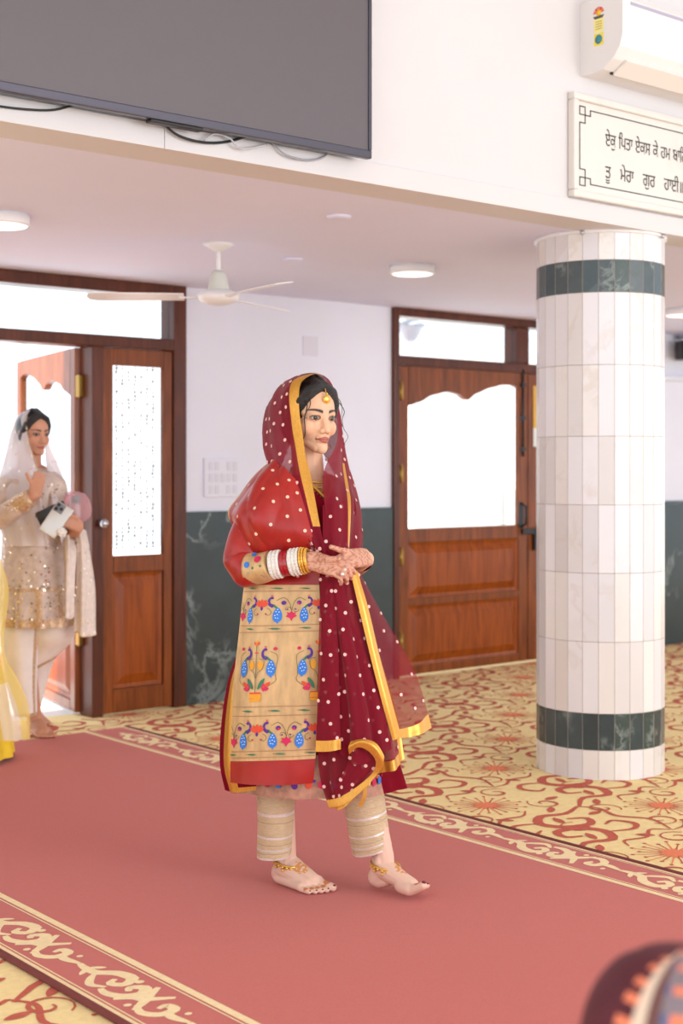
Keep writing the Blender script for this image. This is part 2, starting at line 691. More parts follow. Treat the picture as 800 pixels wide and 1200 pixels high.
# ---- gallery front: white wall above, white edge strip below
slab('wall_gallery', (-3, FASCIA_Y, CEIL), (15, FASCIA_Y + 0.2, 4.3), M_gal)
mb = MB()
for x0, x1 in ((-3, -0.62), (-0.62, 2.52), (2.52, 5.66), (5.66, 8.8), (8.8, 15)):
    mb.box((x0 + 0.001, FASCIA_Y - 0.012, CEIL - 0.004), (x1 - 0.001, FASCIA_Y, CEIL + 0.075), 0, 0.002)
mb.build('trim_5', M_gal)['kind'] = 'structure'


# ---- doors
def bar(mb, x0, x1, z0, z1, y0, y1, mi=0, bev=0.006):
    mb.box((x0, y0, z0), (x1, y1, z1), mi, bev)


def raised_panel(x0, x1, z0, z1, y, depth=0.016):
    """raised and fielded panel facing -y, its back at y"""
    mb = MB()
    a = [(x0, y, z0), (x1, y, z0), (x1, y, z1), (x0, y, z1)]
    e = 0.02
    b = [(x0 + e, y + 0.006, z0 + e), (x1 - e, y + 0.006, z0 + e), (x1 - e, y + 0.006, z1 - e), (x0 + e, y + 0.006, z1 - e)]
    e = 0.07
    c = [(x0 + e, y - depth, z0 + e), (x1 - e, y - depth, z0 + e), (x1 - e, y - depth, z1 - e), (x0 + e, y - depth, z1 - e)]
    fs = []
    for k in range(4):
        j = (k + 1) % 4
        fs += [(k, j, 4 + j, 4 + k), (4 + k, 4 + j, 8 + j, 8 + k)]
    fs.append((8, 9, 10, 11))
    return mb.add(a + b + c, fs)


def scallop(t):
    """underside of the top rail, t from 0 (hinge side) to 1: two humps"""
    pts = [(0, 0.0), (0.1, 0.028), (0.2, 0.075), (0.34, 0.104), (0.44, 0.09), (0.52, 0.052), (0.60, 0.10), (0.72, 0.142), (0.86, 0.172), (0.95, 0.168), (1.0, 0.15)]
    for i in range(len(pts) - 1):
        if pts[i][0] <= t <= pts[i + 1][0]:
            u = (t - pts[i][0]) / (pts[i + 1][0] - pts[i][0])
            return pts[i][1] + (pts[i + 1][1] - pts[i][1]) * (u * u * (3 - 2 * u) * 0.5 + u * 0.5)
    return 0.15


def leaf_parts(x0, x1, y0, y1, ztop, flip=False):
    """panelled and glazed leaf between x0 and x1; returns wood, panels, pane builders"""
    w = MB()
    st = 0.088
    g0, g1 = x0 + st, x1 - st
    gz0, gz1 = 0.972, 1.775
    bar(w, x0, g0, 0.015, ztop, y0, y1)
    bar(w, g1, x1, 0.015, ztop, y0, y1)
    bar(w, g0, g1, 0.015, 0.075, y0, y1)
    bar(w, g0, g1, 0.463, 0.517, y0, y1)
    bar(w, g0, g1, 0.877, gz0, y0, y1)
    n = 40
    for i in range(n):
        a, b = i / n, (i + 1) / n
        xa, xb = g0 + (g1 - g0) * a, g0 + (g1 - g0) * b
        za, zb = gz1 + scallop(1 - a if flip else a), gz1 + scallop(1 - b if flip else b)
        vs = [(xa, y0, za), (xb, y0, zb), (xb, y0, ztop), (xa, y0, ztop), (xa, y1, za), (xb, y1, zb), (xb, y1, ztop), (xa, y1, ztop)]
        w.add(vs, [(0, 1, 2, 3), (5, 4, 7, 6), (0, 4, 5, 1), (3, 2, 6, 7)])
    ym = (y0 + y1) / 2
    panels = [raised_panel(g0, g1, 0.075, 0.463, y0 + 0.012), raised_panel(g0, g1, 0.517, 0.877, y0 + 0.012)]
    back = MB().box((g0, ym, 0.07), (g1, y1 - 0.006, 0.88))
    w.add(back.v, back.f)
    pane = MB().box((g0 - 0.01, ym - 0.003, gz0 - 0.01), (g1 + 0.01, ym + 0.003, gz1 + 0.185))
    return w, panels, pane


def hinge(mb_parent, x, z, y):
    h = MB()
    h.box((x - 0.022, y - 0.006, z - 0.05), (x + 0.022, y, z + 0.05), 0, 0.002)
    h.lathe([(0.008, -0.055), (0.008, 0.055)], (x, y - 0.008, z), 10)
    h.ball((x, y - 0.008, z + 0.058), 0.009, 0, 8, 6)
    return h.build('hinge', M_brass, mb_parent)


FY0, FY1 = WALL_Y - 0.035, WALL_Y + 0.11   # frame depth
# --- door 2: closed double door with scalloped glazing, right of the woman
d2 = thing('door_2', (RD0, WALL_Y, 0), None, None, kind='structure')
fr = MB()
ZT, ZB = 2.06, 2.10
bar(fr, RD0, RD0 + 0.045, 0, CEIL, FY0, FY1)
bar(fr, RD1 - 0.045, RD1, 0, CEIL, FY0, FY1)
bar(fr, RD0 + 0.045, RD1 - 0.045, 2.355, CEIL, FY0, FY1)
bar(fr, RD0 + 0.045, RD1 - 0.045, 2.035, 2.10, FY0, FY1)
bar(fr, 7.29, 7.42, 2.10, 2.355, FY0 + 0.02, FY1)
fr.build('frame', M_wooddk, d2)
for x0, x1 in ((RD0 + 0.045, 7.29), (7.42, RD1 - 0.045)):
    MB().box((x0, WALL_Y + 0.02, 2.10), (x1, WALL_Y + 0.026, 2.355)).build('transom_pane', M_glass, d2)
for k, (x0, x1) in enumerate(((RD0 + 0.047, 7.395), (7.405, RD1 - 0.047))):
    w, pans, pane = leaf_parts(x0, x1, WALL_Y - 0.02, WALL_Y + 0.022, 2.033, flip=(k == 1))
    lf = w.build('leaf', M_woodr, d2)
    for p in pans:
        p.build('panel', M_wood, lf)
    pane.build('pane', M_glass, lf)
    hx = x0 - 0.004 if k == 0 else x1 + 0.004
    for z in (1.864, 1.327, 0.789, 0.24):
        hinge(lf, hx + (0.012 if k == 0 else -0.012), z, WALL_Y - 0.028)
# tower bolt and latch on the meeting stiles
bt = MB()
bt.tube([(7.335, WALL_Y - 0.034, 1.45), (7.335, WALL_Y - 0.034, 2.06)], 0.008)
for z in (1.5, 1.72, 1.95):
    bt.box((7.315, WALL_Y - 0.044, z - 0.015), (7.355, WALL_Y - 0.02, z + 0.015), 0, 0.003)
bt.build('tower_bolt', M_black, d2)
lt = MB()
lt.box((7.30, WALL_Y - 0.032, 0.95), (7.345, WALL_Y - 0.02, 1.13), 0, 0.004)
lt.tube([(7.32, WALL_Y - 0.03, 1.12), (7.32, WALL_Y - 0.075, 1.1), (7.32, WALL_Y - 0.075, 0.98), (7.32, WALL_Y - 0.03, 0.96)], 0.009)
lt.box((7.32, WALL_Y - 0.05, 0.905), (7.52, WALL_Y - 0.035, 0.945), 0, 0.004)
lt.box((7.44, WALL_Y - 0.05, 0.79), (7.475, WALL_Y - 0.02, 0.945), 0, 0.004)
lt.build('latch', M_black, d2)

# --- door 1: left unit, one leaf open to the outside, narrow side leaf closed
d1 = thing('door_1', (LD1, WALL_Y, 0), None, None, kind='structure')
fr = MB()
bar(fr, LD1 - 0.085, LD1, 0, CEIL, FY0, FY1)
bar(fr, LD0, LD0 + 0.07, 0, CEIL, FY0, FY1)
bar(fr, LD0 + 0.07, LD1 - 0.085, 2.34, CEIL, FY0, FY1)
bar(fr, LD0 + 0.07, LD1 - 0.085, 2.035, 2.10, FY0, FY1)
bar(fr, 3.915, 3.985, 0, 2.035, FY0, FY1)
fr.build('frame', M_wooddk, d1)
MB().box((LD0 + 0.07, WALL_Y + 0.02, 2.10), (LD1 - 0.085, WALL_Y + 0.026, 2.34)).build('transom_pane', M_glass, d1)
sl = MB()
X0, X1 = 3.988, 4.442
bar(sl, X0, 4.055, 0.01, 2.033, WALL_Y - 0.02, WALL_Y + 0.022)
bar(sl, 4.385, X1, 0.01, 2.033, WALL_Y - 0.02, WALL_Y + 0.022)
for z0, z1 in ((0.01, 0.14), (0.785, 0.88), (1.937, 2.033)):
    bar(sl, 4.055, 4.385, z0, z1, WALL_Y - 0.02, WALL_Y + 0.022)
sl.box((4.05, WALL_Y + 0.004, 0.13), (4.39, WALL_Y + 0.018, 0.79))
lf = sl.build('side_leaf', M_woodr, d1)
raised_panel(4.06, 4.38, 0.145, 0.78, WALL_Y - 0.004, 0.006).build('panel', M_wood, lf)
MB().box((4.05, WALL_Y - 0.003, 0.875), (4.39, WALL_Y + 0.003, 1.945)).build('pane', M_glass, lf)
kb = MB()
kb.lathe([(0.012, 0), (0.012, 0.03), (0.022, 0.035), (0.026, 0.05), (0.02, 0.062), (0.004, 0.066)], (3.962, FY0, 1.064), 16, axis=(0, -1, 0))
kb.build('knob', M_steel, d1)
# open leaf
w, pans, pane = leaf_parts(-1.22, 0.0, -0.021, 0.021, 2.033, flip=True)
HG = Vector((3.905, WALL_Y + 0.10, 0))
ROT = Matrix.Translation(HG) @ Matrix.Rotation(-math.radians(102), 4, 'Z')
lf = w.build('open_leaf', M_woodr, d1)


def swing(o):
    o.data.transform(wmat(o.parent).inverted() @ ROT @ wmat(o.parent))


swing(lf)
for p in pans:
    swing(p.build('panel', M_wood, lf))
swing(pane.build('pane', M_glass, lf))
for z in (1.82, 1.15, 0.45):
    hh = MB()
    hh.box((3.885, WALL_Y + 0.06, z - 0.06), (3.915, WALL_Y + 0.10, z + 0.06), 0, 0.003)
    hh.lathe([(0.012, -0.065), (0.012, 0.065)], (3.897, WALL_Y + 0.075, z), 10)
    hh.build('hinge', M_brass, lf)

# bead curtain behind the side leaf (strings nobody would count)
bc = MB()
for k in range(9):
    x = 4.06 + 0.04 * k
    z = 1.93
    while z > 0.9:
        if R.random() < 0.62:
            bc.ball((x + R.uniform(-.003, .003), WALL_Y + 0.09, z), R.uniform(0.006, 0.011), 0, 6, 4)
        z -= 0.022
    bc.tube([(x, WALL_Y + 0.09, 1.95), (x, WALL_Y + 0.09, 0.89)], 0.0016, 4)
bead = bc.build('bead_curtain', mat('bead_gold', srgb(246, 244, 240), 0.4))
tag(bead, 'thin strings of beads hanging behind the narrow glazed side leaf', 'curtain', kind='stuff')

# ---- outside: sunlit terrace, pale building with columns
M_out = mat('terrace_stone', srgb(238, 234, 228), 0.8, var=0.03)
M_outw = mat('terrace_wall', srgb(240, 236, 230), 0.8, var=0.03)
slab('ground_terrace', (-8, WALL_Y + 0.16, -0.12), (26, 22, -0.02), M_out)
mt = MB().box((2.2, 8.4, -0.02), (8.0, 9.6, 0.02), 0, 0.005).build('door_mat', mat('faded_red_mat', srgb(214, 120, 106), 0.95, var=0.1))
tag(mt, 'faded red mat on the bright terrace beyond the open door', 'mat')
pv = MB()
pv.box((10.5, 15.0, -0.02), (26, 15.3, 3.2), 0)
for x in (11.2, 13.4, 15.6, 17.8):
    pv.box((x, 14.6, -0.02), (x + 0.35, 14.95, 2.7), 0, 0.02)
pv.build('wall_terrace', M_outw)['kind'] = 'structure'
# lantern bracket beam over the terrace, seen through the transom
slab('trim_6', (6.0, 8.75, 2.75), (12, 8.95, 2.9), M_outw)
# ceiling of the hall on the photographer's side
slab('ceiling_hall', (-7, -7, 4.3), (15, FASCIA_Y + 0.2, 4.45), M_gal)
slab('wall_gallery_roof', (-3, FASCIA_Y + 0.2, 4.2), (15, WALL_Y + 0.15, 4.35), M_gal)
lp = thing('porch_lantern', (8.1, 8.85, 2.75), 'small hanging lantern outside, seen through the transom of the right door', 'lantern')
MB().tube([(8.1, 8.85, 2.75), (8.1, 8.85, 2.62)], 0.008).build('stem', M_steel, lp)
MB().lathe([(0.03, 0.0), (0.06, 0.03), (0.11, 0.12), (0.13, 0.13), (0.13, 0.15), (0.04, 0.19)], (8.1, 8.85, 2.43), 20).build('shade', mat('lantern_glass', srgb(170, 175, 185), 0.3), lp)

# ---- column: twenty-six facets of white marble tile with two green bands
CC = Vector((5.06, 4.245, 0))
CR, NT = 0.287, 26
col = thing('marble_column', CC, 'round white marble tiled column with two dark green bands', 'column')
M_tile = []
for k, c in enumerate(((230, 227, 229), (223, 220, 222), (233, 230, 232), (230, 224, 219), (222, 217, 215), (235, 231, 227))):
    M_tile.append(marble('white_marble_%d' % k, srgb(*c), srgb(196, 176, 150), 2.2 + 0.3 * k, 0.04, 0.22, 0.03, 0.25))
M_gt = [marble('green_marble_%d' % k, srgb(*c), srgb(150, 160, 155), 5 + k, 0.05, 0.25, 0.3, 0.7) for k, c in enumerate(((66, 80, 82), (54, 68, 70), (78, 88, 90), (60, 76, 72)))]
M_grout = mat('grout', srgb(190, 180, 170), 0.9)
M_gold = mat('gold', srgb(238, 190, 92), 0.3, 0.7, var=0.12, vscale=300)


def ring(z0, z1, mats):
    mb = MB()
    g = 0.0011
    a0 = math.radians(-3)
    rr = CR / math.cos(PI / NT)
    pts = []
    for k in range(NT):
        a, b = a0 + 2 * PI * k / NT, a0 + 2 * PI * (k + 1) / NT
        p = CC + Vector((math.cos(a), math.sin(a), 0)) * rr
        q = CC + Vector((math.cos(b), math.sin(b), 0)) * rr
        t = (q - p).normalized()
        n = Vector((math.cos((a + b) / 2), math.sin((a + b) / 2), 0))
        p, q = p + t * g, q - t * g
        b_ = 0.003
        mi = R.randrange(len(mats) - 1)
        zz0, zz1 = z0 + g, z1 - g
        V = lambda o, z, dn: o + Vector((0, 0, z)) - n * dn
        vs = [V(p, zz0, 0), V(q, zz0, 0), V(q, zz1, 0), V(p, zz1, 0), V(p - t * g, z0, b_), V(q + t * g, z0, b_), V(q + t * g, z1, b_), V(p - t * g, z1, b_)]
        mb.add(vs, [(0, 1, 2, 3)], mi)
        mb.add(vs, [(4, 5, 1, 0), (5, 6, 2, 1), (6, 7, 3, 2), (7, 4, 0, 3)], len(mats) - 1)
    return mb, mats


rows = [(0.0, 0.13, 0), (0.13, 0.291, 1), (0.291, 0.604, 0), (0.604, 0.905, 0), (0.905, 1.204, 0), (1.204, 1.505, 0), (1.505, 1.818, 0), (1.818, 2.135, 0), (2.135, 2.277, 1), (2.277, 2.395, 0)]
body = MB()
for z0, z1, g in rows:
    if g == 0:
        mb, ms = ring(z0, z1, M_tile + [M_grout])
        b = len(body.v)
        body.v += mb.v
        body.f += [tuple(b + i for i in f) for f in mb.f]
        body.m += mb.m
        body.s += mb.s
body.build('shaft', M_tile + [M_grout], col)
for z0, z1, g in rows:
    if g:
        mb, ms = ring(z0, z1, M_gt + [M_grout])
        mb.build('green_band', ms, col)
cp = MB().lathe([(CR + 0.012, 0), (CR + 0.012, CEIL - 2.395)], CC + Vector((0, 0, 2.395)), 52)
for a in (205, 285):
    r_ = math.radians(a)
    cp.ball(CC + Vector((math.cos(r_) * (CR + 0.013), math.sin(r_) * (CR + 0.013), 2.397)), 0.011, 1, 8, 6)
cp.build('cap_ring', [M_white, M_steel], col)
# yellow notice on the far side of the right door, peeping past the column
nt_ = MB()
nt_.box((7.45, WALL_Y - 0.026, 1.65), (7.57, WALL_Y - 0.0215, 1.95), 0)
nt_.box((7.45, WALL_Y - 0.026, 1.52), (7.57, WALL_Y - 0.0215, 1.65), 1)
nt = nt_.build('door_notice', [mat('notice_yellow', srgb(226, 180, 90), 0.7), mat('notice_white', srgb(236, 236, 232), 0.7)])
tag(nt, 'yellow and white notice on the door edge just left of the column', 'notice')

# ---- television on the gallery front
tv = thing('television', (2.5, FASCIA_Y, 2.475), 'large wall television, switched off, on the white gallery front', 'television')
TX0, TX1, TZ0, TZ1, TYF = 1.66, 3.347, 2.475, 3.43, FASCIA_Y - 0.085
MB().box((TX0 + 0.01, TYF + 0.02, TZ0 + 0.012), (TX1 - 0.01, TYF + 0.05, TZ1 - 0.01), 0, 0.008).build('back_housing', M_black, tv)
M_scr = mat('grey_screen', srgb(92, 84, 88), 0.45, spec=0.6, var=0.04, vscale=600)
MB().box((TX0 + 0.012, TYF, TZ0 + 0.03), (TX1 - 0.014, TYF + 0.02, TZ1 - 0.012), 0).build('screen', M_scr, tv)
bz = MB()
M_bez = mat('gunmetal', srgb(88, 86, 96), 0.3, 0.7)
bz.box((TX0, TYF - 0.006, TZ0), (TX1, TYF + 0.022, TZ0 + 0.03), 0, 0.004)
bz.box((TX0, TYF - 0.006, TZ1 - 0.012), (TX1, TYF + 0.022, TZ1), 0, 0.004)
bz.box((TX0, TYF - 0.006, TZ0 + 0.03), (TX0 + 0.012, TYF + 0.022, TZ1 - 0.012), 0, 0.003)
bz.box((TX1 - 0.014, TYF - 0.006, TZ0 + 0.03), (TX1, TYF + 0.022, TZ1 - 0.012), 0, 0.003)
bz.build('bezel', M_bez, tv)
MB().box((2.42, TYF - 0.004, TZ0 - 0.010), (2.62, TYF + 0.03, TZ0), 0, 0.003).build('sensor_strip', M_black, tv)
MB().box((2.2, TYF + 0.05, 2.8), (2.8, FASCIA_Y - 0.001, 3.2), 0, 0.005).build('wall_bracket', M_black, tv)
# loose cables hanging beneath it
CY = FASCIA_Y - 0.021


def cable(name, pts, r, m, label):
    c = MB().tube(catmull(pts, 24), r, 6)
    o = c.build(name, m)
    tag(o, label, 'cable')


cable('power_cable', [(1.75, CY, 2.49), (1.83, CY - 0.005, 2.452), (1.94, CY, 2.447), (2.1, CY, 2.462), (2.2, CY, 2.5)], 0.0035, M_black, 'black cable sagging below the left end of the television')
cable('plug_cable', [(2.5, CY, 2.49), (2.56, CY - 0.01, 2.452), (2.66, CY - 0.005, 2.445), (2.76, CY, 2.462), (2.86, CY, 2.5)], 0.0045, M_black, 'thick black cable with plug below the middle of the television')
cable('signal_cable', [(2.66, CY - 0.014, 2.45), (2.70, CY - 0.016, 2.477), (2.76, CY - 0.016, 2.472), (2.80, CY - 0.014, 2.445), (2.86, CY - 0.012, 2.455), (2.92, CY - 0.012, 2.475)], 0.0035, mat('grey_cable', srgb(190, 190, 196), 0.5), 'pale grey looped cable below the middle of the television')
cable('antenna_cable', [(2.95, CY, 2.49), (3.0, CY - 0.01, 2.452), (3.1, CY - 0.005, 2.447), (3.18, CY, 2.47), (3.2, CY, 2.5)], 0.0035, mat('grey_cable2', srgb(160, 160, 168), 0.5), 'grey cable sagging below the right part of the television')

# ---- marble inscription board with Gurmukhi lettering
sg = thing('inscription_board', (4.5, FASCIA_Y, 2.492), 'white marble board with black Gurmukhi lettering and angular line border', 'sign')
SX0, SX1, SZ0, SZ1 = 4.50, 6.05, 2.492, 2.927
SF = FASCIA_Y - 0.022
M_sgn = marble('board_marble', srgb(226, 219, 211), srgb(190, 175, 160), 1.4, 0.05, 0.3, 0.03, 0.35)
M_ink = mat('engraved_black', srgb(30, 34, 34), 0.6)
MB().box((SX0 + 0.02, SF + 0.004, SZ0 + 0.02), (SX1 - 0.02, FASCIA_Y, SZ1 - 0.02)).build('slab', M_sgn, sg)
fr = MB()
for a, b in (((SX0, SZ0), (SX1, SZ0 + 0.03)), ((SX0, SZ1 - 0.03), (SX1, SZ1)), ((SX0, SZ0 + 0.03), (SX0 + 0.03, SZ1 - 0.03)), ((SX1 - 0.03, SZ0 + 0.03), (SX1, SZ1 - 0.03))):
    fr.box((a[0], SF - 0.016, a[1]), (b[0], FASCIA_Y, b[1]), 0, 0.006)
fr.build('frame', M_sgn, sg)
ln = MB()


def rule(x0, z0, x1, z1, w=0.0042):
    y0, y1 = SF + 0.002, SF + 0.004
    if x0 == x1:
        ln.box((x0 - w / 2, y0, min(z0, z1) - w / 2), (x0 + w / 2, y1, max(z0, z1) + w / 2))
    else:
        ln.box((min(x0, x1) - w / 2, y0, z0 - w / 2), (max(x0, x1) + w / 2, y1, z0 + w / 2))


bx0, bx1, bz0, bz1 = SX0 + 0.055, SX1 - 0.055, SZ0 + 0.055, SZ1 - 0.05
g = 0.034
for sx, X in ((1, bx0), (-1, bx1)):
    for sz, Z in ((1, bz0), (-1, bz1)):
        rule(X, Z, X + sx * g, Z)
        rule(X, Z, X, Z + sz * g)
        rule(X, Z + sz * g, X + sx * 2 * g, Z + sz * g)
        rule(X + sx * g, Z, X + sx * g, Z + sz * 2 * g)
        rule(X + sx * 2 * g, Z + sz * g, X + sx * 2 * g, Z + sz * 0.3 * g)
        rule(X + sx * g, Z + sz * 2 * g, X, Z + sz * 2 * g)
rule(bx0 + 2 * g, bz0 + 0.3 * g, bx1 - 2 * g, bz0 + 0.3 * g)
rule(bx0 + 2 * g, bz1 - 0.3 * g, bx1 - 2 * g, bz1 - 0.3 * g)
rule(bx0, bz0 + 2 * g, bx0, bz1 - 2 * g)
rule(bx1, bz0 + 2 * g, bx1, bz1 - 2 * g)
ln.build('line_border', M_ink, sg)


def lettering(txt, x, z, size, parent, m, y, spacing=1.0, name='lettering', bold=0.0, squeeze=1.0):
    cu = bpy.data.curves.new(name, 'FONT')
    cu.body = txt
    cu.size = size
    cu.extrude = 0.0006
    cu.offset = bold
    cu.space_character = spacing
    tmp = bpy.data.objects.new(name, cu)
    COL.objects.link(tmp)
    dg = bpy.context.evaluated_depsgraph_get()
    me = bpy.data.meshes.new_from_object(tmp.evaluated_get(dg))
    bpy.data.objects.remove(tmp)
    me.transform(Matrix.Translation((x, y, z)) @ Matrix.Rotation(PI / 2, 4, 'X') @ Matrix.Diagonal((squeeze, 1, 1, 1)))
    me.materials.clear()
    me.materials.append(m)
    o = bpy.data.objects.new(name, me)
    COL.objects.link(o)
    adopt(o, parent)
    return o


def words(txt, x, z, size, gap, squeeze):
    for w_ in txt.split():
        o = lettering(w_, x, z, size, sg, M_ink, SF + 0.003, squeeze=squeeze)
        x += (max(v.co.x for v in o.data.vertices) - min(v.co.x for v in o.data.vertices)) + gap


words('ਏਕੁ ਿਪਤਾ ਏਕਸ ਕੇ ਹਮ ਬਾਿਰਕ', 4.72, 2.735, 0.080, 0.018, 0.72)
words('ਤੂ ਮੇਰਾ ਗੁਰ ਹਾਈ॥', 4.72, 2.598, 0.080, 0.062, 0.80)

# ---- wall air conditioner
ac = thing('air_conditioner', (4.58, FASCIA_Y, 3.01), 'white split air conditioner high on the gallery wall', 'air conditioner')
AX0, AX1, AZ0, AZ1 = 4.58, 5.62, 3.005, 3.31
AYF = FASCIA_Y - 0.225
prof = [(FASCIA_Y, AZ0 + 0.004), (FASCIA_Y - 0.06, AZ0), (FASCIA_Y - 0.12, AZ0 + 0.008), (FASCIA_Y - 0.175, AZ0 + 0.04), (FASCIA_Y - 0.21, AZ0 + 0.085), (AYF, AZ0 + 0.135), (AYF, AZ1 - 0.03), (AYF + 0.02, AZ1), (FASCIA_Y, AZ1)]
b = MB()
n = len(prof)
b.add([(AX0, y, z) for y, z in prof] + [(AX1, y, z) for y, z in prof], [tuple(range(n)), tuple(reversed(range(n, 2 * n)))] + [(k, n + k, n + (k + 1) % n, (k + 1) % n) for k in range(n)])
b.build('housing', mat('ac_white', srgb(232, 228, 225), 0.3), ac)
b = MB()
y0, z0, y1, z1 = FASCIA_Y - 0.115, AZ0 + 0.004, FASCIA_Y - 0.185, AZ0 + 0.045
b.add([(AX0 + 0.07, y0, z0), (AX1 - 0.07, y0, z0), (AX1 - 0.07, y1, z1), (AX0 + 0.07, y1, z1), (AX0 + 0.07, y0 - 0.004, z0 - 0.01), (AX1 - 0.07, y0 - 0.004, z0 - 0.01), (AX1 - 0.07, y1 - 0.006, z1 - 0.008), (AX0 + 0.07, y1 - 0.006, z1 - 0.008)],
      [(0, 1, 2, 3), (7, 6, 5, 4), (0, 4, 5, 1), (1, 5, 6, 2), (2, 6, 7, 3), (3, 7, 4, 0)])
b.build('louvre', mat('ac_flap', srgb(236, 228, 220), 0.4), ac)
MB().box((AX0 + 0.06, FASCIA_Y - 0.118, AZ0 - 0.002), (AX1 - 0.06, FASCIA_Y - 0.108, AZ0 + 0.02)).build('outlet_slot', M_black, ac)
MB().box((AX0 + 0.05, AYF - 0.002, 3.262), (AX1 - 0.03, AYF + 0.002, 3.275)).build('front_strip', mat('strip_lilac', srgb(176, 170, 190), 0.3), ac)
st = MB()
sy = lambda y: FASCIA_Y - y
st.box((AX0 - 0.001, sy(0.125), 3.115), (AX0 + 0.0005, sy(0.075), 3.165), 0)
st.box((AX0 - 0.001, sy(0.125), 3.17), (AX0 + 0.0005, sy(0.075), 3.235), 1)
stick = st.build('energy_label', [mat('label_yellow', srgb(244, 222, 60), 0.5), mat('label_cream', srgb(246, 232, 140), 0.5)], ac)
sb = MB()
sb.lathe([(0.019, 0), (0.019, 0.001)], (AX0 - 0.001, sy(0.1), 3.14), 20, 0, axis=(-1, 0, 0))
sb.build('teal_badge', mat('badge_teal', srgb(60, 140, 150), 0.5), stick)
sb = MB()
for k in range(5):
    a0, a1 = PI * k / 5, PI * (k + 1) / 5
    c = (AX0 - 0.0012, sy(0.1), 3.248)
    P = lambda a, r: (c[0], c[1] + r * math.cos(a), c[2] + r * math.sin(a) * 0.95)
    sb.add([P(a0, 0.012), P(a0, 0.029), P(a1 - 0.08, 0.029), P(a1 - 0.08, 0.012)], [(0, 1, 2, 3)], 0 if k % 2 else 2)
sb.lathe([(0.013, 0), (0.013, 0.001)], (AX0 - 0.001, sy(0.1), 3.25), 16, 1, axis=(-1, 0, 0))
sb.add([(AX0 - 0.0012, sy(0.13), 3.238), (AX0 - 0.0012, sy(0.07), 3.238), (AX0 - 0.0012, sy(0.08), 3.226), (AX0 - 0.0012, sy(0.12), 3.226)], [(0, 1, 2, 3)], 3)
for zz in (3.215, 3.205, 3.195, 3.185):
    sb.add([(AX0 - 0.0014, sy(0.118), zz), (AX0 - 0.0014, sy(0.084), zz), (AX0 - 0.0014, sy(0.084), zz - 0.003), (AX0 - 0.0014, sy(0.118), zz - 0.003)], [(0, 1, 2, 3)], 4)
sb.build('star_rating', [mat('star_red', srgb(220, 70, 60), 0.5), mat('star_gold', srgb(244, 190, 40), 0.5), mat('star_orange', srgb(236, 120, 90), 0.5), mat('star_grey', srgb(80, 80, 80), 0.5), mat('print_tan', srgb(170, 160, 90), 0.5)], stick)

# ---- ceiling fan
FC = at(256, 286, 6.63)
fan = thing('ceiling_fan', (FC.x, FC.y, CEIL), 'white three-bladed ceiling fan on a short rod under the gallery', 'fan')
MB().lathe([(0.018, -0.035), (0.055, -0.012), (0.075, 0)], (FC.x, FC.y, CEIL), 24).build('canopy_plate', M_white, fan)
MB().tube([(FC.x, FC.y, CEIL - 0.01), (FC.x, FC.y, 2.24)], 0.011, 10).build('rod', M_white, fan)
MB().lathe([(0.055, 0), (0.05, 0.02), (0.036, 0.08), (0.024, 0.10)], (FC.x, FC.y, 2.185), 24).build('hub_cover', mat('hub_grey', srgb(214, 216, 206), 0.4), fan)
MB().lathe([(0.03, 0), (0.055, 0.006), (0.09, 0.02), (0.098, 0.035), (0.098, 0.05), (0.06, 0.068)], (FC.x, FC.y, 2.125), 32).build('motor', M_white, fan)
for k in range(3):
    a = math.radians(-57 + 120 * k)
    e = RGT * math.cos(a) + FWD * math.sin(a)
    s = Vector((0, 0, 1)).cross(e)
    C0 = Vector((FC.x, FC.y, 2.165))
    bl = MB()
    outl = [(0.16, -0.05), (0.56, -0.062), (0.60, -0.045), (0.612, 0.0), (0.60, 0.045), (0.56, 0.058), (0.16, 0.05)]
    vs = [C0 + e * r + s * t + Vector((0, 0, t * 0.18)) for r, t in outl]
    m_ = len(vs)
    vs += [v - Vector((0, 0, 0.004)) for v in vs]
    bl.add(vs, [tuple(range(m_)), tuple(reversed(range(m_, 2 * m_)))] + [(i, m_ + i, m_ + (i + 1) % m_, (i + 1) % m_) for i in range(m_)])
    blo = bl.build('blade', M_white, fan)
    br = MB()
    br.tube([C0 + e * 0.08 - Vector((0, 0, 0.008)), C0 + e * 0.18 - Vector((0, 0, 0.004))], 0.016, 8, flat=(0.3, 1))
    br.build('blade_bracket', M_white, blo)

# ---- ceiling lights, detector discs
M_led = mat('led_diffuser', (1, 0.97, 0.93, 1), 0.5, emit=1.2)
for (px, py, d), lab in (((483, 311, 7.32), 'round white surface ceiling light above the woman, right of the fan'), ((2, 250, 5.87), 'round white surface ceiling light at the left edge of the photo'), ((800, 357, 9.3), 'small round white ceiling light right of the column')):
    p = at(px, py, d)
    lt = thing('ceiling_light', (p.x, p.y, CEIL), lab, 'ceiling light')
    MB().lathe([(0.112, -0.045), (0.115, -0.04), (0.115, 0)], (p.x, p.y, CEIL), 40).build('rim', M_white, lt)
    MB().lathe([(0.098, -0.049), (0.104, -0.045)], (p.x, p.y, CEIL), 40).build('diffuser', M_led, lt)
for (px, py), lab in (((397, 253), 'faint flat cover disc on the ceiling near the gallery edge'), ((343, 303), 'faint flat cover disc on the ceiling above the fan blade')):
    d = FPX * (CEIL - EYE) / (550 - py)
    p = at(px, py, d)
    o = MB().lathe([(0.03, -0.012), (0.05, -0.008), (0.052, 0)], (p.x, p.y, CEIL), 24).build('cover_disc', M_ceil)
    tag(o, lab, 'cover plate')

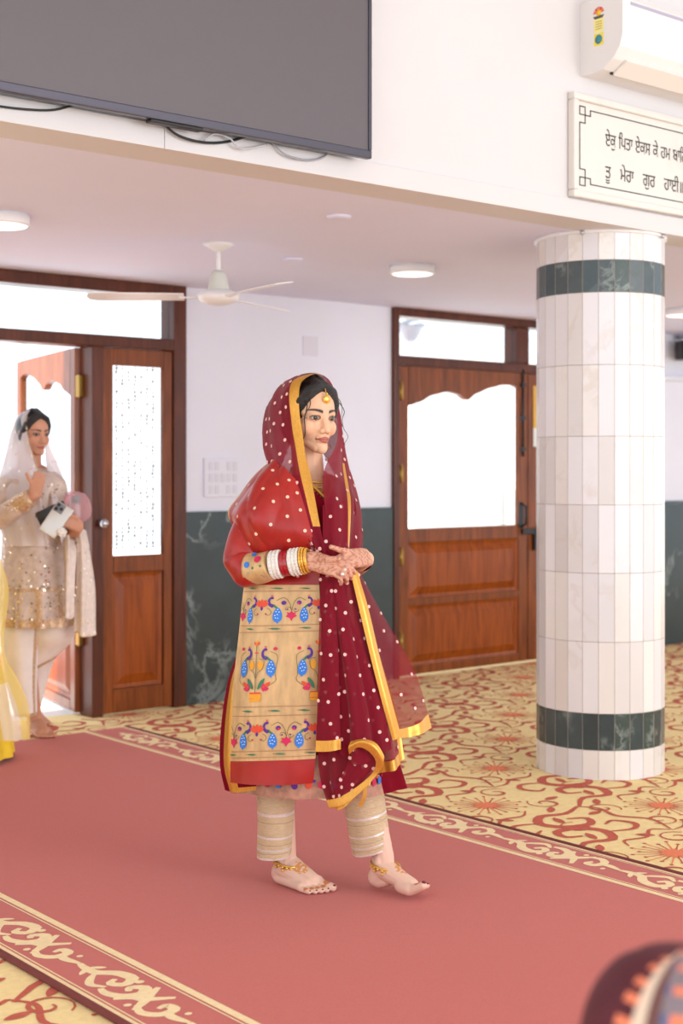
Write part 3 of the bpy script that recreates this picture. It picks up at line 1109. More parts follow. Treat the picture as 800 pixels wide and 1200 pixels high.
# ---- switch board and blank plate on the wall
sw = thing('switch_board', (4.79, WALL_Y, 1.198), 'white switch board on the wall left of the woman', 'switch board')
MB().box((4.667, WALL_Y - 0.014, 1.198), (4.916, WALL_Y, 1.425), 0, 0.004).build('plate', mat('plate_white', srgb(238, 238, 248), 0.5), sw)
for r_ in range(3):
    for c_ in range(5):
        if (r_, c_) in ((0, 2), (2, 2)):
            continue
        x, z = 4.695 + 0.043 * c_, 1.218 + 0.068 * r_
        MB().box((x, WALL_Y - 0.018, z), (x + 0.03, WALL_Y - 0.013, z + 0.05), 0, 0.003).build('socket' if (r_ == 0 and c_ > 2) else 'switch', mat('switch_white', srgb(228, 227, 238), 0.45), sw)
bp = MB().box((5.40, WALL_Y - 0.006, 2.06), (5.52, WALL_Y, 2.18), 0, 0.003).build('junction_plate', mat('plate2', srgb(230, 228, 238), 0.6))
tag(bp, 'blank square junction plate high on the wall above the woman', 'cover plate')

# ---- black loudspeaker up on the wall at the right edge
sp = thing('wall_speaker', (9.12, WALL_Y, 2.18), 'black wall loudspeaker near the ceiling at the right edge', 'loudspeaker')
b = MB()
pr = [(-0.10, -0.06), (-0.14, -0.15), (-0.08, -0.25), (0.08, -0.25), (0.14, -0.15), (0.10, -0.06)]
sx, sz0, sz1 = 9.12, 2.185, 2.37
b.add([(sx + x, WALL_Y + y, sz0 + 0.02) for x, y in pr] + [(sx + x * 1.1, WALL_Y + y * 1.05, (sz0 + sz1) / 2) for x, y in pr] + [(sx + x, WALL_Y + y, sz1 - 0.02) for x, y in pr],
      [tuple(range(6)), tuple(reversed(range(12, 18)))] + [(r * 6 + k, (r + 1) * 6 + k, (r + 1) * 6 + (k + 1) % 6, r * 6 + (k + 1) % 6) for r in range(2) for k in range(6)])
b.build('cabinet', M_black, sp)
MB().lathe([(0.075, 0), (0.07, 0.006), (0.02, 0.01)], (sx, WALL_Y - 0.265, (sz0 + sz1) / 2), 24, axis=(0, -1, 0)).build('grille', mat('grille_blue', srgb(60, 62, 84), 0.4, 0.4), sp)
bk = MB()
bk.tube([(sx, WALL_Y - 0.12, sz1 - 0.03), (sx, WALL_Y - 0.1, sz1 + 0.02), (sx, WALL_Y, sz1 + 0.02)], 0.014)
bk.box((sx - 0.05, WALL_Y - 0.012, sz1 - 0.02), (sx + 0.05, WALL_Y, sz1 + 0.035), 0, 0.003)
bk.build('bracket', M_steel, sp)
# ================================================================== PEOPLE: helpers
def round_cone(mb, p0, r0, p1, r1, n=14, flat=None):
    """capsule with two radii; flat=(direction, factor) squashes it along a direction"""
    p0, p1 = Vector(p0), Vector(p1)
    ax = p1 - p0
    L_ = ax.length
    ax = ax.normalized() if L_ > 1e-6 else Vector((0, 0, 1))
    ref = Vector((0, 0, 1)) if abs(ax.z) < 0.9 else Vector((1, 0, 0))
    a = (ref - ax * ref.dot(ax)).normalized()
    b = ax.cross(a)
    prof = [(r0 * math.sin(t), -r0 * math.cos(t)) for t in [PI * 0.5 * k / 5 for k in range(6)]]
    prof += [(r1 * math.cos(t), L_ + r1 * math.sin(t)) for t in [PI * 0.5 * k / 5 for k in range(6)]]
    vs, fs = [], []
    for r, h in prof:
        for k in range(n):
            an = 2 * PI * k / n
            p = p0 + ax * h + (a * math.cos(an) + b * math.sin(an)) * max(r, 1e-5)
            if flat:
                d = Vector(flat[0]).normalized()
                base = p0 + ax * max(0, min(L_, h))
                q = p - base
                p = base + q - d * q.dot(d) * (1 - flat[1])
            vs.append(p)
    for i in range(len(prof) - 1):
        for k in range(n):
            k2 = (k + 1) % n
            fs.append((i * n + k, i * n + k2, (i + 1) * n + k2, (i + 1) * n + k))
    fs.append(tuple(reversed(range(n))))
    fs.append(tuple(range((len(prof) - 1) * n, len(prof) * n)))
    mb.add(vs, fs, 0, True)


def chain(mb, pts, radii, flat=None):
    for i in range(len(pts) - 1):
        round_cone(mb, pts[i], radii[i], pts[i + 1], radii[i + 1], flat=flat)


def grow(mb, name, voxel, smooth=4):
    """one continuous skin over overlapping volumes"""
    me = mb.mesh(name, [])
    tmp = bpy.data.objects.new(name, me)
    COL.objects.link(tmp)
    m = tmp.modifiers.new('skin', 'REMESH')
    m.mode = 'VOXEL'
    m.voxel_size = voxel
    s = tmp.modifiers.new('soft', 'SMOOTH')
    s.factor = 0.5
    s.iterations = smooth
    dg = bpy.context.evaluated_depsgraph_get()
    out = bpy.data.meshes.new_from_object(tmp.evaluated_get(dg))
    bpy.data.objects.remove(tmp)
    out.name = name
    out.polygons.foreach_set('use_smooth', [True] * len(out.polygons))
    return out


def paint(me, fn, m):
    """fn(array of points) -> array of colours, stored on the mesh as 'tint'"""
    n = len(me.vertices)
    co_ = np.empty(n * 3, dtype=np.float32)
    me.vertices.foreach_get('co', co_)
    colr = fn(co_.reshape(-1, 3))
    at_ = me.color_attributes.new('tint', 'FLOAT_COLOR', 'POINT')
    full = np.ones((n, 4), dtype=np.float32)
    full[:, :3] = colr
    at_.data.foreach_set('color', full.ravel())
    me.materials.clear()
    me.materials.append(m)


class Frame:
    """head frame: f forward, l to the person's left, z up"""
    def __init__(self, o, fwd, pitch=0.0, roll=0.0, k=1.0):
        self.o = Vector(o)
        f = Vector(fwd).normalized()
        l = Vector((0, 0, 1)).cross(f).normalized()
        q = Matrix.Rotation(-pitch, 3, l)
        f = q @ f
        z = f.cross(l)
        q = Matrix.Rotation(roll, 3, f)
        self.f, self.l, self.z, self.k = f, q @ l, q @ z, k

    def __call__(self, f, l, z):
        return self.o + (self.f * f + self.l * l + self.z * z) * self.k

    def local(self, P):
        d = (P - np.array(self.o, dtype=np.float32)) / self.k
        return d @ np.array(self.f, dtype=np.float32), d @ np.array(self.l, dtype=np.float32), d @ np.array(self.z, dtype=np.float32)


def head_volumes(mb, F):
    k = F.k

    def rc(a, ra, b, rb, flat=None):
        round_cone(mb, F(*a), ra * k, F(*b), rb * k, 18, flat)

    def ball(c, r, sc=(1, 1, 1)):
        rot = Matrix((F.f, F.l, F.z)).transposed()
        mb.ball(F(*c), r * k, 0, 24, 16, sc, rot)
    ball((-0.014, 0, 0.026), 0.09, (1.02, 0.82, 0.97))       # skull
    ball((0.018, 0, 0.028), 0.075, (0.98, 0.88, 1.05))       # forehead
    ball((0.022, 0, -0.022), 0.066, (0.90, 0.98, 1.05))       # mid face
    rc((0.020, 0, -0.045), 0.052, (0.058, 0, -0.088), 0.026)   # jaw to chin
    for s in (-1, 1):
        rc((-0.012, s * 0.046, -0.05), 0.017, (0.058, s * 0.012, -0.095), 0.017)   # jaw line
        ball((0.044, s * 0.040, -0.030), 0.030, (0.95, 0.9, 1.0))       # cheeks
        rc((0.066, s * 0.020, 0.017), 0.013, (0.045, s * 0.052, 0.015), 0.013)  # brow
        ball((0.087, s * 0.0105, -0.043), 0.0088)              # nostril wing
        # eyelids
        for c, ra in ((0.0080, 0.0047), (-0.0086, 0.0040)):
            pts = [(0.073 - 0.009 * (t * t), s * (0.0315 + 0.0175 * t), c * (1 - 0.85 * t * t) - 0.001 * t) for t in (-1, -0.6, -0.2, 0.2, 0.6, 1)]
            pts = [(p[0] + 0.004 * (1 - abs((p[1] * s - 0.0315) / 0.0175)), p[1], p[2]) for p in pts]
            for i in range(5):
                rc(pts[i], ra, pts[i + 1], ra)
        # ears
        rc((-0.018, s * 0.076, 0.012), 0.012, (-0.010, s * 0.074, -0.028), 0.008)
    rc((0.080, 0, 0.010), 0.010, (0.094, 0, -0.028), 0.0095)    # nose bridge
    rc((0.092, 0, -0.028), 0.0095, (0.098, 0, -0.040), 0.0105)   # nose tip
    ball((0.074, 0, -0.066), 0.022, (0.8, 1.0, 0.9))          # muzzle
    # lips
    for z, x, r, w in ((-0.0655, 0.0875, 0.0055, 0.021), (-0.0745, 0.0865, 0.0066, 0.018)):
        pts = [(x - 0.013 * t * t, w * t, z + (0.001 if z > -0.07 else 0.0015) * t * t) for t in (-1, -0.5, 0, 0.5, 1)]
        for i in range(4):
            rc(pts[i], r * (0.75 if i in (0,) else 1), pts[i + 1], r * (0.75 if i == 3 else 1))
    ball((0.070, 0, -0.098), 0.0185)                           # chin


def face_paint(P, F, base, lip, brow, scale=1.0, nose_shade=None):
    f, l, z = F.local(P)
    c = np.tile(np.array(base[:3], dtype=np.float32), (len(P), 1))

    def blend(mask, colr):
        nonlocal c
        mask = np.clip(mask, 0, 1)[:, None]
        c = c * (1 - mask) + np.array(colr[:3], dtype=np.float32) * mask
    near = (f > 0.02) & (np.abs(z) < 0.16) & (np.abs(l) < 0.09)
    al = np.abs(l)
    # brows
    cz = 0.0185 + 0.006 * np.sin(np.clip((al - 0.012) / 0.044, 0, 1) * 2.4) - 0.0
    half = 0.0042 * np.clip(1.15 - (al - 0.012) / 0.055, 0.3, 1)
    m = near & (al > 0.011) & (al < 0.056)
    blend(np.where(m, 1.6 - np.abs(z - cz) / half * 0.9, 0) * 0.92, brow)
    # eye rims (kohl)
    e = ((al - 0.0325) / 0.0172) ** 2 + ((z + 0.0005) / 0.0086) ** 2
    blend(np.where(near & (e < 1.12), 0.85, 0), tuple(x * 0.12 for x in base[:3]))
    blend(np.where(near & (e < 0.5), 0.9, 0), (0.36, 0.28, 0.25))
    blend(np.where(near & (z > 0.003) & (e > 0.5) & (e < 1.2), 0.85, 0), tuple(x * 0.08 for x in base[:3]))
    e2 = ((al - 0.033) / 0.022) ** 2 + ((z - 0.006) / 0.0115) ** 2
    blend(np.where(near & (e2 < 1) & (z > 0.006), 0.25, 0), tuple(x * 0.55 for x in base[:3]))
    # lips
    t = np.clip(al / 0.0235, 0, 1)
    up = -0.0605 - 0.0055 * t ** 1.5 + 0.0012 * np.cos(l / 0.004) * (al < 0.008)
    lo = -0.0805 + 0.011 * t ** 2
    m = near & (al < 0.0235) & (z < up) & (z > lo)
    blend(np.where(m, 0.85, 0), lip)
    mid = -0.0700 + 0.001 * t
    blend(np.where(near & (al < 0.023) & (np.abs(z - mid) < 0.0011), 0.6, 0), tuple(x * 0.35 for x in lip[:3]))
    # blush
    d = ((al - 0.046) / 0.022) ** 2 + ((z + 0.032) / 0.018) ** 2
    blend(np.where(near, 0.28 * np.exp(-d), 0), (base[0] * 1.0, base[1] * 0.74, base[2] * 0.66))
    # nostrils
    d = ((al - 0.0085) / 0.0035) ** 2 + ((z + 0.0505) / 0.002) ** 2
    blend(np.where(near & (f > 0.07), 0.7 * (d < 1), 0), tuple(x * 0.3 for x in base[:3]))
    return c


M_eyew = mat('eye_white', srgb(196, 182, 174), 0.2)
M_iris = mat('iris_dark', srgb(40, 26, 20), 0.12)
M_hair = mat('black_hair', srgb(26, 21, 22), 0.38, spec=0.5, bump=0.5, bscale=60, stretch=(1, 1, 6))


def eyes(F, parent, gaze=0.0):
    for s in (-1, 1):
        c = F(0.0680, s * 0.0315, -0.0004)
        e = MB().ball(c, 0.0122 * F.k, 0, 20, 14)
        g = (F.f * math.cos(gaze) + F.l * math.sin(gaze)).normalized()
        e.lathe([(0.0078 * F.k, 0.0095 * F.k), (0.0074 * F.k, 0.0108 * F.k), (0.0034 * F.k, 0.0126 * F.k), (0.0005, 0.01265 * F.k)], c, 16, 1, axis=g)
        e.build('eye', [M_eyew, M_iris], parent)


def hair_cap(F, parent, strands=(), bun=True, name='hair'):
    mb = MB()
    rot = Matrix((F.f, F.l, F.z)).transposed()
    mb.ball(F(-0.020, 0, 0.034), 0.1 * F.k, 0, 32, 22, (0.985, 0.835, 0.965), rot)
    for s in (-1, 1):
        mb.ball(F(-0.004, s * 0.056, 0.032), 0.045 * F.k, 0, 20, 14, (1.1, 0.62, 1.15), rot)
        pts = [(0.058, s * 0.010, 0.100), (0.052, s * 0.040, 0.080), (0.034, s * 0.060, 0.048), (0.010, s * 0.070, 0.012), (-0.012, s * 0.070, -0.02)]
        rr = [0.020, 0.024, 0.025, 0.023, 0.018]
        for i in range(4):
            round_cone(mb, F(*pts[i]), rr[i] * F.k, F(*pts[i + 1]), rr[i + 1] * F.k)
        round_cone(mb, F(0.056, s * 0.012, 0.102), 0.018 * F.k, F(0.0, s * 0.012, 0.128), 0.018 * F.k)
        round_cone(mb, F(-0.02, s * 0.060, 0.0), 0.024 * F.k, F(-0.05, s * 0.035, -0.05), 0.028 * F.k)
    if bun:
        mb.ball(F(-0.10, 0, -0.03), 0.045 * F.k, 0, 16, 12)
        round_cone(mb, F(-0.08, 0, 0.0), 0.05 * F.k, F(-0.09, 0, -0.05), 0.04 * F.k)
    me = grow(mb, name, 0.004 * F.k, 5)
    me.materials.append(M_hair)
    o = bpy.data.objects.new(name, me)
    COL.objects.link(o)
    adopt(o, parent)
    if strands:
        sm = MB()
        for pts, r in strands:
            c = catmull(pts, 22)
            sm.tube(c, [r * (1 - 0.6 * i / 21) for i in range(22)], 5)
        so = sm.build('loose_strand', M_hair, o)
        so['kind'] = 'stuff'
    return o


class Sheet:
    """cloth through rows of control points; keeps its grid so that dots and motifs can be set on it"""
    def __init__(self, rows, nu=60, nv=90, fold=None):
        cols = [catmull(r, nu + 1) for r in rows]
        self.nu, self.nv = nu, nv
        G = []
        per_u = [catmull([c[i] for c in cols], nv + 1) for i in range(nu + 1)]
        for j in range(nv + 1):
            G.append([per_u[i][j] for i in range(nu + 1)])
        self.G = G
        if fold:
            N_ = [[self.nrm(i, j) for i in range(nu + 1)] for j in range(nv + 1)]
            for j in range(nv + 1):
                for i in range(nu + 1):
                    G[j][i] = G[j][i] + N_[j][i] * fold(i / nu, j / nv)

    def nrm(self, i, j):
        G = self.G
        a = G[j][min(i + 1, self.nu)] - G[j][max(i - 1, 0)]
        b = G[min(j + 1, self.nv)][i] - G[max(j - 1, 0)][i]
        n = a.cross(b)
        if n.length < 1e-9:
            return Vector((0, 0, 1))
        n.normalize()
        return n

    def pos(self, u, v, lift=0.0):
        x, y = max(0, min(self.nu, u * self.nu)), max(0, min(self.nv, v * self.nv))
        i, j = min(int(x), self.nu - 1), min(int(y), self.nv - 1)
        a, b = x - i, y - j
        G = self.G
        p = G[j][i] * (1 - a) * (1 - b) + G[j][i + 1] * a * (1 - b) + G[j + 1][i] * (1 - a) * b + G[j + 1][i + 1] * a * b
        return p + self.nrm(i, j) * lift if lift else p

    def emit(self, mb, mfn, thick=0.0):
        nu, nv = self.nu, self.nv
        vs = [p for row in self.G for p in row]
        b = len(mb.v)
        mb.v.extend(vs)
        for j in range(nv):
            for i in range(nu):
                m = mfn((i + 0.5) / nu, (j + 0.5) / nv) if callable(mfn) else mfn
                if m is None:
                    continue
                q = j * (nu + 1) + i
                mb.f.append((b + q, b + q + 1, b + q + nu + 2, b + q + nu + 1))
                mb.m.append(m)
                mb.s.append(True)

    def dot(self, mb, u, v, r, mi, lift, n=8):
        i, j = min(int(u * self.nu), self.nu), min(int(v * self.nv), self.nv)
        nn = self.nrm(i, j)
        c = self.pos(u, v) + nn * lift
        a = (self.G[min(j + 1, self.nv)][i] - self.G[max(j - 1, 0)][i])
        if a.length < 1e-7:
            return
        a.normalize()
        d = nn.cross(a)
        mb.add([c + (a * math.cos(2 * PI * k / n) + d * math.sin(2 * PI * k / n)) * r for k in range(n)], [tuple(range(n))], mi)


def scatter(n, rnd, mind, wu=1.0, wv=1.0, tries=4000):
    pts = []
    for _ in range(tries):
        p = (rnd.random(), rnd.random())
        if all(((p[0] - q[0]) * wu) ** 2 + ((p[1] - q[1]) * wv) ** 2 > mind * mind for q in pts):
            pts.append(p)
            if len(pts) >= n:
                break
    return pts


def loft(rings, nv, na=72, fold=None):
    """closed cloth tube: rings of (centre, half width vector, half depth vector)"""
    C_ = catmull([r[0] for r in rings], nv + 1)
    A_ = catmull([r[1] for r in rings], nv + 1)
    B_ = catmull([r[2] for r in rings], nv + 1)
    G = []
    for j in range(nv + 1):
        row = []
        for k in range(na):
            t = 2 * PI * k / na
            s = 1.0 + (fold(t, j / nv) if fold else 0.0)
            row.append(C_[j] + A_[j] * (math.cos(t) * s) + B_[j] * (math.sin(t) * s))
        G.append(row)
    return G


def emit_loft(mb, G, mfn=0, cap=False):
    b = len(mb.v)
    nv, na = len(G) - 1, len(G[0])
    for row in G:
        mb.v.extend(row)
    for j in range(nv):
        for k in range(na):
            k2 = (k + 1) % na
            m = mfn(k / na, (j + 0.5) / nv) if callable(mfn) else mfn
            if m is None:
                continue
            mb.f.append((b + j * na + k, b + j * na + k2, b + (j + 1) * na + k2, b + (j + 1) * na + k))
            mb.m.append(m)
            mb.s.append(True)
    if cap:
        mb.f.append(tuple(b + k for k in range(na)))
        mb.m.append(0)
        mb.s.append(True)


def hand(mb, wrist, knuck, up, side, curl, spread=0.018, k=1.0, thumb=None, length=0.082):
    """wrist and middle-knuckle points, up = normal of the back of the hand, side = towards the thumb"""
    W_, K_ = Vector(wrist), Vector(knuck)
    ax = (K_ - W_).normalized()
    up = (Vector(up) - ax * Vector(up).dot(ax)).normalized()
    sd = up.cross(ax)
    if sd.dot(Vector(side)) < 0:
        sd = -sd
    L_ = (K_ - W_).length
    for o in (-1.35, -0.45, 0.45, 1.3):
        round_cone(mb, W_ + sd * (o * 0.012 * k), 0.017 * k, K_ + sd * (o * spread * k) - up * (0.003 * abs(o)), 0.0125 * k)
    lens = (0.80, 0.98, 1.04, 0.94)
    tips = []
    for i, o in enumerate((-1.45, -0.5, 0.48, 1.42)):
        p = K_ + sd * (o * spread * k)
        r = 0.0092 * k * (0.88 if i == 0 else 1)
        tot = 0.0
        cc = curl[i] if isinstance(curl[0], (list, tuple)) else curl
        for q, sg in enumerate((0.46, 0.30, 0.24)):
            tot += cc[q]
            d = ax * math.cos(tot) - up * math.sin(tot) + sd * (o * 0.03)
            p2 = p + d.normalized() * (length * k * lens[i] * sg)
            round_cone(mb, p, r, p2, r * 0.9)
            p, r = p2, r * 0.9
        tips.append((p, r))
    if thumb:
        pts = [W_ + ax * (0.02 * k) + sd * (0.02 * k)] + [Vector(t) for t in thumb]
        chain(mb, pts, [0.015 * k, 0.0115 * k, 0.0098 * k, 0.0082 * k][:len(pts)])
    return tips


def foot(mb, heel, fwd, inner, ground, shin_to, pitch=0.0, toe_up=0.0, k=1.0):
    """bare foot; heel = back of the heel on the ground, inner = direction of the big toe"""
    f = Vector(fwd).normalized()
    i_ = Vector(inner)
    i_ = (i_ - f * i_.dot(f)).normalized()
    f2 = f * math.cos(pitch) + Vector((0, 0, 1)) * math.sin(pitch)
    z2 = Vector((0, 0, 1)) * math.cos(pitch) - f * math.sin(pitch)
    o = Vector(heel)

    def L(x, y, z):
        if toe_up and x > 0.165:
            dx = x - 0.165
            return o + (f2 * (0.165 + dx * math.cos(toe_up)) + i_ * y + z2 * (z + dx * math.sin(toe_up))) * k
        return o + (f2 * x + i_ * y + z2 * z) * k

    def rc(a, ra, b, rb):
        round_cone(mb, L(*a), ra * k, L(*b), rb * k)
    rc((0.032, 0, 0.032), 0.031, (0.045, 0, 0.05), 0.033)
    rc((0.048, 0, 0.06), 0.036, (0.052, 0, 0.095), 0.033)
    rc((0.060, 0.006, 0.062), 0.033, (0.150, 0.012, 0.028), 0.023)
    rc((0.055, -0.006, 0.050), 0.032, (0.145, -0.012, 0.022), 0.020)
    rc((0.035, -0.010, 0.022), 0.021, (0.140, -0.030, 0.016), 0.0155)
    rc((0.040, 0.004, 0.024), 0.023, (0.06, 0.004, 0.028), 0.02)
    rc((0.130, 0.022, 0.024), 0.021, (0.158, 0.026, 0.021), 0.0205)
    rc((0.140, -0.015, 0.018), 0.017, (0.160, 0.005, 0.018), 0.017)
    for s in (-1, 1):
        rc((0.052, s * 0.026, 0.085), 0.013, (0.052, s * 0.020, 0.10), 0.014)
    toes = []
    for x0, y0, x1, y1, r0, r1 in ((0.165, 0.027, 0.216, 0.029, 0.0155, 0.0125), (0.165, 0.007, 0.211, 0.0085, 0.0105, 0.0088), (0.160, -0.009, 0.203, -0.0085, 0.0100, 0.0083), (0.153, -0.024, 0.193, -0.0245, 0.0095, 0.0080), (0.144, -0.038, 0.180, -0.039, 0.0092, 0.0076)):
        rc((x0, y0, r0 + 0.002), r0, (x1, y1, r1 + 0.001), r1)
        toes.append((L(x1 + r1 * 0.55, y1, r1 * 1.75), z2, f2, r1 * k))
    round_cone(mb, L(0.052, 0, 0.095), 0.033 * k, shin_to, 0.046 * k)
    return L, toes


def anklet(L, parent):
    a = MB()
    pts = []
    for q in range(40):
        t = 2 * PI * q / 40
        pts.append(L(0.060 + 0.043 * math.cos(t), 0.042 * math.sin(t), 0.073 - 0.010 * math.cos(t)))
    a.tube(pts, 0.0034, 6, 0, closed=True)
    for q in range(0, 40, 2):
        t = 2 * PI * q / 40
        p = pts[q] + Vector((0, 0, -0.006))
        a.ball(p, 0.0052, 0, 8, 6)
        if q % 4 == 0:
            a.ball(p + Vector((0, 0, -0.010)), 0.0048, 0, 8, 6)
    return a.build('anklet', M_gold, parent)
# ================================================================== THE WOMAN IN RED
D0 = 4.62


def W(px, py, w=0.0):
    return at(px, py, D0 - w)


def RW(*pts):
    return [W(*p) for p in pts]


rnd = random.Random(11)
SKIN = srgb(232, 184, 150)
SKIN_H = srgb(214, 160, 136)
M_skin = painted('skin', 0.5, 0.08)
hf = put(0.57, 0.82)                  # where her head faces
F1 = Frame(W(363.5, 490, 0.0), hf, pitch=-0.02, roll=-0.02)
bmb = MB()
head_volumes(bmb, F1)
round_cone(bmb, F1(-0.028, 0, -0.05), 0.050, W(362, 563, -0.02), 0.053)
round_cone(bmb, W(362, 566, -0.02), 0.055, W(362, 580, -0.01), 0.07)
# trunk and limbs beneath the clothes
tr = put(-0.89, 0.456)                # her right-hand side
tf = put(0.456, 0.89)
for s in (-1, 1):
    round_cone(bmb, W(362, 585, -0.01) + tr * (s * 0.05), 0.075, W(362, 588, -0.01) + tr * (s * 0.115), 0.044)
    round_cone(bmb, W(362, 610, 0.0) + tr * (s * 0.06), 0.095, W(362, 690, 0.0) + tr * (s * 0.05), 0.085)
    round_cone(bmb, W(362, 690, 0.0) + tr * (s * 0.05), 0.09, W(362, 745, -0.01) + tr * (s * 0.07), 0.105)
# right arm
RS, RE, RWR = W(316, 588, 0.075), W(288, 664, 0.145), W(362, 656, 0.235)
chain(bmb, [RS, RE, RE.lerp(RWR, 0.35), RWR], [0.038, 0.034, 0.036, 0.025])
# left arm
LS, LE, LWR = W(401, 590, -0.085), W(411, 664, -0.07), W(429, 655, 0.10)
chain(bmb, [LS, LE, LE.lerp(LWR, 0.35), LWR], [0.036, 0.032, 0.033, 0.025])
# hands: the right one lies beneath, the left one rests over its fingers
up_r = put(-0.05, 0.80, 0.60)
hand(bmb, W(364, 656.5, 0.238), W(392, 664, 0.275), up_r, Vector((0, 0, 1)), [(0.5, 0.9, 0.6), (0.45, 0.9, 0.6), (0.4, 0.85, 0.6), (0.35, 0.7, 0.5)], 0.0165,
     thumb=[W(384, 656, 0.275), W(396, 655, 0.285)], k=0.98)
hand(bmb, W(429, 653, 0.12), W(414, 654, 0.215), put(0.50, 0.72, 0.48), put(-0.6, 0, 0.8), [(0.5, 0.7, 0.3), (0.5, 0.7, 0.3), (0.55, 0.7, 0.3), (0.55, 0.65, 0.3)], 0.0155,
     thumb=[W(410, 647, 0.20), W(399, 645, 0.245), W(388, 641, 0.275)], k=0.95, length=0.074)
# legs and bare feet
RH = Vector((*at(320, 1037, 2267.12 / 487)[:2], 0.0125))
LH = Vector((*at(433, 1046, 2267.12 / 496)[:2], 0.020))
rf = put(0.775, 0.632)
rl = Vector((0, 0, 1)).cross(rf)
lfw = put(0.81, 0.585)
ll = Vector((0, 0, 1)).cross(lfw)
LR, toesR = foot(bmb, RH, rf, rl, 0, W(327, 925, 0.02), k=1.05)
LL, toesL = foot(bmb, LH, lfw, -ll, 0, W(427, 925, 0.05), pitch=0.03, toe_up=0.5, k=1.07)
round_cone(bmb, W(327, 925, 0.02), 0.047, W(345, 760, 0.05), 0.085)
round_cone(bmb, W(427, 925, 0.05), 0.047, W(385, 760, 0.02), 0.085)
bme = grow(bmb, 'person', 0.0024, 4)


def woman_paint(P):
    c = face_paint(P, F1, SKIN, srgb(168, 70, 64), srgb(40, 28, 26))
    # henna on hands
    hx = np.array(W(396, 660, 0.25), dtype=np.float32)
    d = np.linalg.norm(P - hx, axis=1)
    m = d < 0.16
    q = P * 260.0
    pat = np.sin(q[:, 0] * 1.0 + 2.2 * np.sin(q[:, 2] * 0.7)) * np.sin(q[:, 2] * 1.1 + 1.7 * np.sin(q[:, 1] * 0.8)) + 0.35 * np.sin(q[:, 1] * 1.9)
    base = np.array(SKIN_H[:3], dtype=np.float32)
    hen = np.array(srgb(176, 104, 72)[:3], dtype=np.float32)
    c[m] = base
    mm = m & (pat > 0.18)
    c[mm] = base * 0.35 + hen * 0.65
    # feet: paler skin with orange henna on instep and toes
    lowm = P[:, 2] < 0.30
    c[lowm] = np.array(srgb(230, 190, 168)[:3], dtype=np.float32)
    for L_ in (LR, LL):
        for (x, y, z, r) in ((0.115, 0.0, 0.06, 0.027),):
            d = np.linalg.norm(P - np.array(L_(x, y, z), dtype=np.float32), axis=1)
            w_ = lowm & (d < r) & (pat > -0.1)
            c[w_] = np.array(srgb(216, 146, 84)[:3], dtype=np.float32)
    for toes in (toesR, toesL):
        for (p, z2, f2, r) in toes:
            d = np.linalg.norm(P - np.array(p - f2 * (r * 2.2), dtype=np.float32), axis=1)
            w_ = lowm & (d < r * 1.05)
            c[w_] = np.array(srgb(204, 124, 74)[:3], dtype=np.float32)
    return c


paint(bme, woman_paint, M_skin)
w1 = bpy.data.objects.new('person', bme)
COL.objects.link(w1)
# put the object's origin at her feet
base1 = Vector((*W(372, 1040, 0.0)[:2], 0.0))
bme.transform(Matrix.Translation(-base1))
w1.location = base1
tag(w1, 'barefoot woman in red and gold embroidered dress with sheer maroon veil, walking on the runner', 'person')
eyes(F1, w1, gaze=-0.10)
M_nail = mat('red_nail', srgb(120, 24, 30), 0.25)
for toes in (toesR, toesL):
    for (p, z2, f2, r) in toes:
        sd = z2.cross(f2)
        rot = Matrix((f2, sd, z2)).transposed()
        MB().ball(p - z2 * (r * 0.15) - f2 * (r * 0.25), r, 0, 10, 6, (0.62, 0.6, 0.34), rot).build('toenail', M_nail, w1)

# ---- hair with loose curls
strand = [([F1(0.060, -0.056, 0.070), F1(0.070, -0.060, 0.03), F1(0.066, -0.066, 0.0), F1(0.064, -0.062, -0.03), F1(0.060, -0.058, -0.055), F1(0.050, -0.064, -0.075), F1(0.045, -0.075, -0.085)], 0.0022),
          ([F1(0.050, 0.066, 0.06), F1(0.046, 0.084, 0.05), F1(0.052, 0.098, 0.025), F1(0.046, 0.094, 0.0), F1(0.05, 0.098, -0.03), F1(0.056, 0.112, -0.055), F1(0.052, 0.104, -0.075), F1(0.05, 0.098, -0.08)], 0.0016),
          ([F1(0.055, 0.060, 0.07), F1(0.05, 0.080, 0.06), F1(0.05, 0.090, 0.035), F1(0.046, 0.088, 0.0)], 0.0014),
          ([F1(0.058, -0.050, 0.082), F1(0.074, -0.050, 0.045), F1(0.070, -0.058, 0.02), F1(0.066, -0.064, -0.005)], 0.0018),
          ([F1(0.0, -0.055, -0.06), F1(0.02, -0.06, -0.09), F1(0.03, -0.052, -0.11), F1(0.022, -0.058, -0.13), F1(0.03, -0.05, -0.15)], 0.0022)]
hair_cap(F1, w1, strand)

# ---- jewellery
tk = MB()
tk.tube(catmull([F1(0.045, 0.006, 0.117), F1(0.074, 0.004, 0.095), F1(0.0855, 0.002, 0.070)], 14), 0.0016, 6)
p = F1(0.0895, 0.001, 0.060)
tk.lathe([(0.0125, -0.0015), (0.0125, 0.0015), (0.007, 0.004), (0.001, 0.0045)], p, 18, axis=F1.f)
for q in range(7):
    t = PI + PI * q / 6
    tk.ball(p + F1.l * (0.0135 * math.cos(t)) + F1.z * (0.0135 * math.sin(t)), 0.0024, 0, 8, 6)
tk.ball(F1(0.0875, 0.0018, 0.077), 0.0045, 0, 8, 6)
tk.build('forehead_pendant', M_gold, w1)
nk = MB()
for q, (dz, r) in enumerate(((0.0, 0.066), (0.016, 0.073), (0.030, 0.080))):
    pts = []
    for a in range(36):
        t = 2 * PI * a / 36
        pts.append(W(363, 557, -0.005) + tf * (r * math.cos(t)) + tr * (r * 0.92 * math.sin(t)) + Vector((0, 0, -dz - 0.028 * math.cos(t) + 0.005)))
    nk.tube(pts, 0.0034, 6, 0, closed=True)
nk.build('necklace', M_gold, w1)
anklet(LR, w1)
